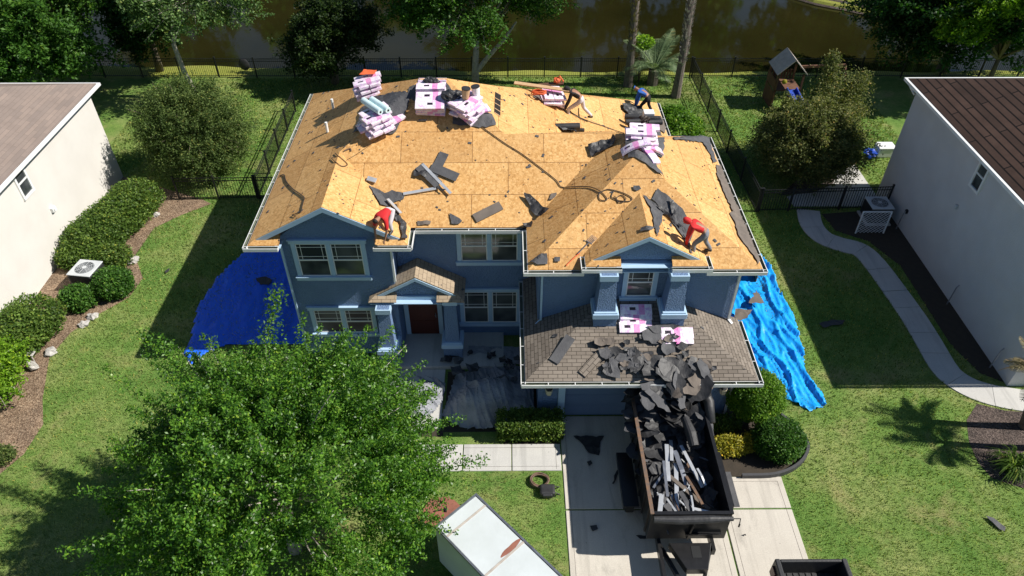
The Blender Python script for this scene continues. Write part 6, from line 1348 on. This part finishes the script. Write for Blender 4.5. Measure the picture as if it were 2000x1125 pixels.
# ================================================================== people
def skin(name, verts, edges, radii, mat, parent, sub=1, root=0):
    me = bpy.data.meshes.new(name); me.from_pydata([tuple(v) for v in verts], edges, []); o = bpy.data.objects.new(name, me); col.objects.link(o)
    o.modifiers.new('skin', 'SKIN'); 
    for i, r in enumerate(radii):
        rr = r if hasattr(r, '__len__') else (r, r); me.skin_vertices[0].data[i].radius = rr
    me.skin_vertices[0].data[root].use_root = True
    mod(o, 'SUBSURF', levels=sub, render_levels=sub + 1); me.materials.append(MATS[mat]); o.parent = parent
    return o
def person(label, loc, yaw, J, top, legs, headwear, sleeve=True, gloves=False, shoe='black_plastic'):
    """J joints in the person's frame: x right, y forward, z up, feet on z=0"""
    t = thing('person', loc, label, 'person', 'roofing workers bending over on the roof', yaw); J = {k: Vector(v) for k, v in J.items()}
    names = ['pelvis', 'waist', 'chest', 'neck', 'head', 'crown', 'shl', 'ell', 'wrl', 'pal', 'shr', 'elr', 'wrr', 'par', 'hil', 'knl', 'anl', 'tol', 'hir', 'knr', 'anr', 'tor']
    V = [J[n] for n in names]; ix = {n: i for i, n in enumerate(names)}
    Rr = dict(pelvis=(.13, .1), waist=(.12, .09), chest=(.14, .1), neck=.055, head=(.085, .095), crown=.06, shl=.065, ell=.043, wrl=.03, pal=(.04, .02), hil=.085, knl=.06, anl=.04, tol=.035)
    for k in list(Rr):
        if k.endswith('l') and k[:-1] + 'r' in ix: Rr[k[:-1] + 'r'] = Rr[k]
    E = [('pelvis', 'waist'), ('waist', 'chest'), ('chest', 'neck'), ('neck', 'head'), ('head', 'crown'), ('chest', 'shl'), ('shl', 'ell'), ('ell', 'wrl'), ('wrl', 'pal'), ('chest', 'shr'), ('shr', 'elr'), ('elr', 'wrr'), ('wrr', 'par'), ('pelvis', 'hil'), ('hil', 'knl'), ('knl', 'anl'), ('anl', 'tol'), ('pelvis', 'hir'), ('hir', 'knr'), ('knr', 'anr'), ('anr', 'tor')]
    Ed = [(ix[a], ix[b_]) for a, b_ in E]; rad = [Rr[n] for n in names]
    body = skin('body', V, Ed, rad, 'skin', t)
    for s in ('l', 'r'):                       # five fingers, curled
        w_, p_ = J['wr' + s], J['pa' + s]; d = (p_ - w_).normalized(); sd = d.cross(Vector((0, 0, 1))); sd = sd.normalized() if sd.length > .1 else Vector((1, 0, 0)); nn_ = sd.cross(d)
        for k, (o_, l) in enumerate(((-.027, .065), (-.009, .075), (.009, .07), (.027, .055))):
            a_ = p_ + sd * o_ - d * .01; b2 = a_ + d * l * .6; c2 = b2 + (d * .5 - nn_ * .8).normalized() * l * .55
            f = skin('finger', [a_, b2, c2], [(0, 1), (1, 2)], [.009, .0085, .007], 'cloth_black' if gloves else 'skin', body, 0)
        a_ = w_.lerp(p_, .4) + sd * .03; skin('thumb', [a_, a_ + (sd + d).normalized() * .035, a_ + (sd * .4 + d).normalized() * .065], [(0, 1), (1, 2)], [.011, .0095, .008], 'cloth_black' if gloves else 'skin', body, 0)
    # clothes
    tn = ['waist', 'chest', 'neck', 'shl', 'ell', 'shr', 'elr'] + (['wrl', 'wrr'] if sleeve else []); tv = [J[n].copy() for n in tn]; tv[0] = J['pelvis'].lerp(J['waist'], .25); ti = {n: i for i, n in enumerate(tn)}
    te = [('waist', 'chest'), ('chest', 'neck'), ('chest', 'shl'), ('shl', 'ell'), ('chest', 'shr'), ('shr', 'elr')] + ([('ell', 'wrl'), ('elr', 'wrr')] if sleeve else [])
    tr_ = dict(waist=(.155, .125), chest=(.175, .135), neck=.075, shl=.088, shr=.088, ell=.062, elr=.062, wrl=.045, wrr=.045)
    skin('shirt', tv, [(ti[a], ti[b_]) for a, b_ in te], [tr_[n] for n in tn], top, t)
    pn = ['waist', 'pelvis', 'hil', 'knl', 'anl', 'hir', 'knr', 'anr']; pv = [J[n].copy() for n in pn]; pv[0] = J['pelvis'].lerp(J['waist'], .5); pi = {n: i for i, n in enumerate(pn)}
    skin('trousers', pv, [(pi[a], pi[b_]) for a, b_ in (('waist', 'pelvis'), ('pelvis', 'hil'), ('hil', 'knl'), ('knl', 'anl'), ('pelvis', 'hir'), ('hir', 'knr'), ('knr', 'anr'))], [(.14, .11), (.155, .125), .105, .078, .06, .105, .078, .06], legs, t, root=1)
    for s in ('l', 'r'): a_, b2 = J['an' + s], J['to' + s]; skin('shoe', [a_ - (b2 - a_) * .25 - Vector((0, 0, .02)), a_.lerp(b2, .4) - Vector((0, 0, .015)), b2 + (b2 - a_) * .2], [(0, 1), (1, 2)], [.052, .055, .04], shoe, t)
    h, c_ = J['head'], J['crown']; f = J['face'].normalized(); up = (c_ - J['neck']).normalized(); sdv = f.cross(up).normalized()
    if headwear == 'hair': skin('hair', [h + up * .02 - f * .05, h + up * .075 - f * .015, h + up * .06 + f * .05], [(0, 1), (1, 2)], [.10, .095, .06], 'hair', t)
    elif headwear == 'cap':
        skin('cap', [h + up * .05 - f * .03, h + up * .10 + f * .0], [(0, 1)], [.105, .09], 'cloth_blue', t); m = MB()
    else: skin('hood', [J['neck'] - f * .02, h - f * .04, h + up * .06 - f * .02, h + up * .09 + f * .02], [(0, 1), (1, 2), (2, 3)], [.10, .118, .112, .07], headwear, t)
    for s in (-1, 1):
        m = MB(); q = h + f * .088 + sdv * .032 * s + up * .005; m.blob(q, .011, 0, 0, 5); m.build('eye', 'hair', t, local=True)
    m = MB(); q = h + f * .09 - up * .02; m.tube([q + up * .03, q + f * .022, q - f * .005], [.008, .014, .006], 6); m.build('nose', 'skin', t, local=True)
    m = MB(); q = h + f * .082 - up * .055; m.bar(q - sdv * .025, q + sdv * .025, .012, .01); m.build('mouth', 'door_red', t, local=True)
    return t
def bent(hipz=.82, lean=.35, down=.15, reach=.45, handz=.15, st=.28, hs=.12, knee=.08, shz=None, hx=0.):
    ch = Vector((hx, lean, hipz + down)); hd = ch + Vector((0, .22, .0 + down * .2))
    return dict(pelvis=(0, 0, hipz), waist=(hx * .5, lean * .45, hipz + down * .6 + .03), chest=ch, neck=ch + Vector((0, .12, .02)), head=hd + Vector((0, .06, .0)), crown=hd + Vector((0, .12, .05)), face=(0, .55, -.83),
                shl=ch + Vector((-.18, .04, -.02)), shr=ch + Vector((.18, .04, -.02)), ell=Vector((-.24, lean + .12, (hipz + down + handz) * .55)), elr=Vector((.24, lean + .14, (hipz + down + handz) * .55)),
                wrl=(-hs, reach, handz + .08), wrr=(hs, reach + .04, handz + .08), pal=(-hs, reach + .05, handz + .01), par=(hs, reach + .1, handz + .01),
                hil=(-.1, 0, hipz - .05), hir=(.1, 0, hipz - .05), knl=(-.14, st * .5 + knee, hipz * .5), knr=(.14, -st * .25 + knee, hipz * .5), anl=(-.15, st * .6, .09), anr=(.16, -st * .6, .09), tol=(-.16, st * .6 + .16, .04), tor=(.18, -st * .6 + .16, .04))
p, n = hit(765, 462); person('person in a red shirt bending over the front left gable eave', p + Vector((.0, .30, .12)), R_(150), bent(.74, .42, -.02, .62, -.10, .35, .16), 'cloth_red', 'cloth_white', 'hair', False)
p, n = hit(1371, 497); person('person in a red hoodie bending over the dormer felt', p + Vector((0, .05, 0)), R_(70), bent(.8, .36, .22, .5, .2, .4, .1), 'cloth_red', 'cloth_grey_jeans', 'cloth_red', True, True)
p, n = hit(1133, 232); person('person in a black hoodie and pale trousers bending by the plank pile', p, R_(75), bent(.86, .34, .28, .62, .30, .75, .1, .1), 'cloth_black', 'cloth_white', 'cloth_black')
p, n = hit(1262, 222); person('person in a bright blue top bending at the back right eave', p, R_(60), bent(.82, .36, .22, .5, .15, .35, .15), 'cloth_blue', 'cloth_black', 'cap')
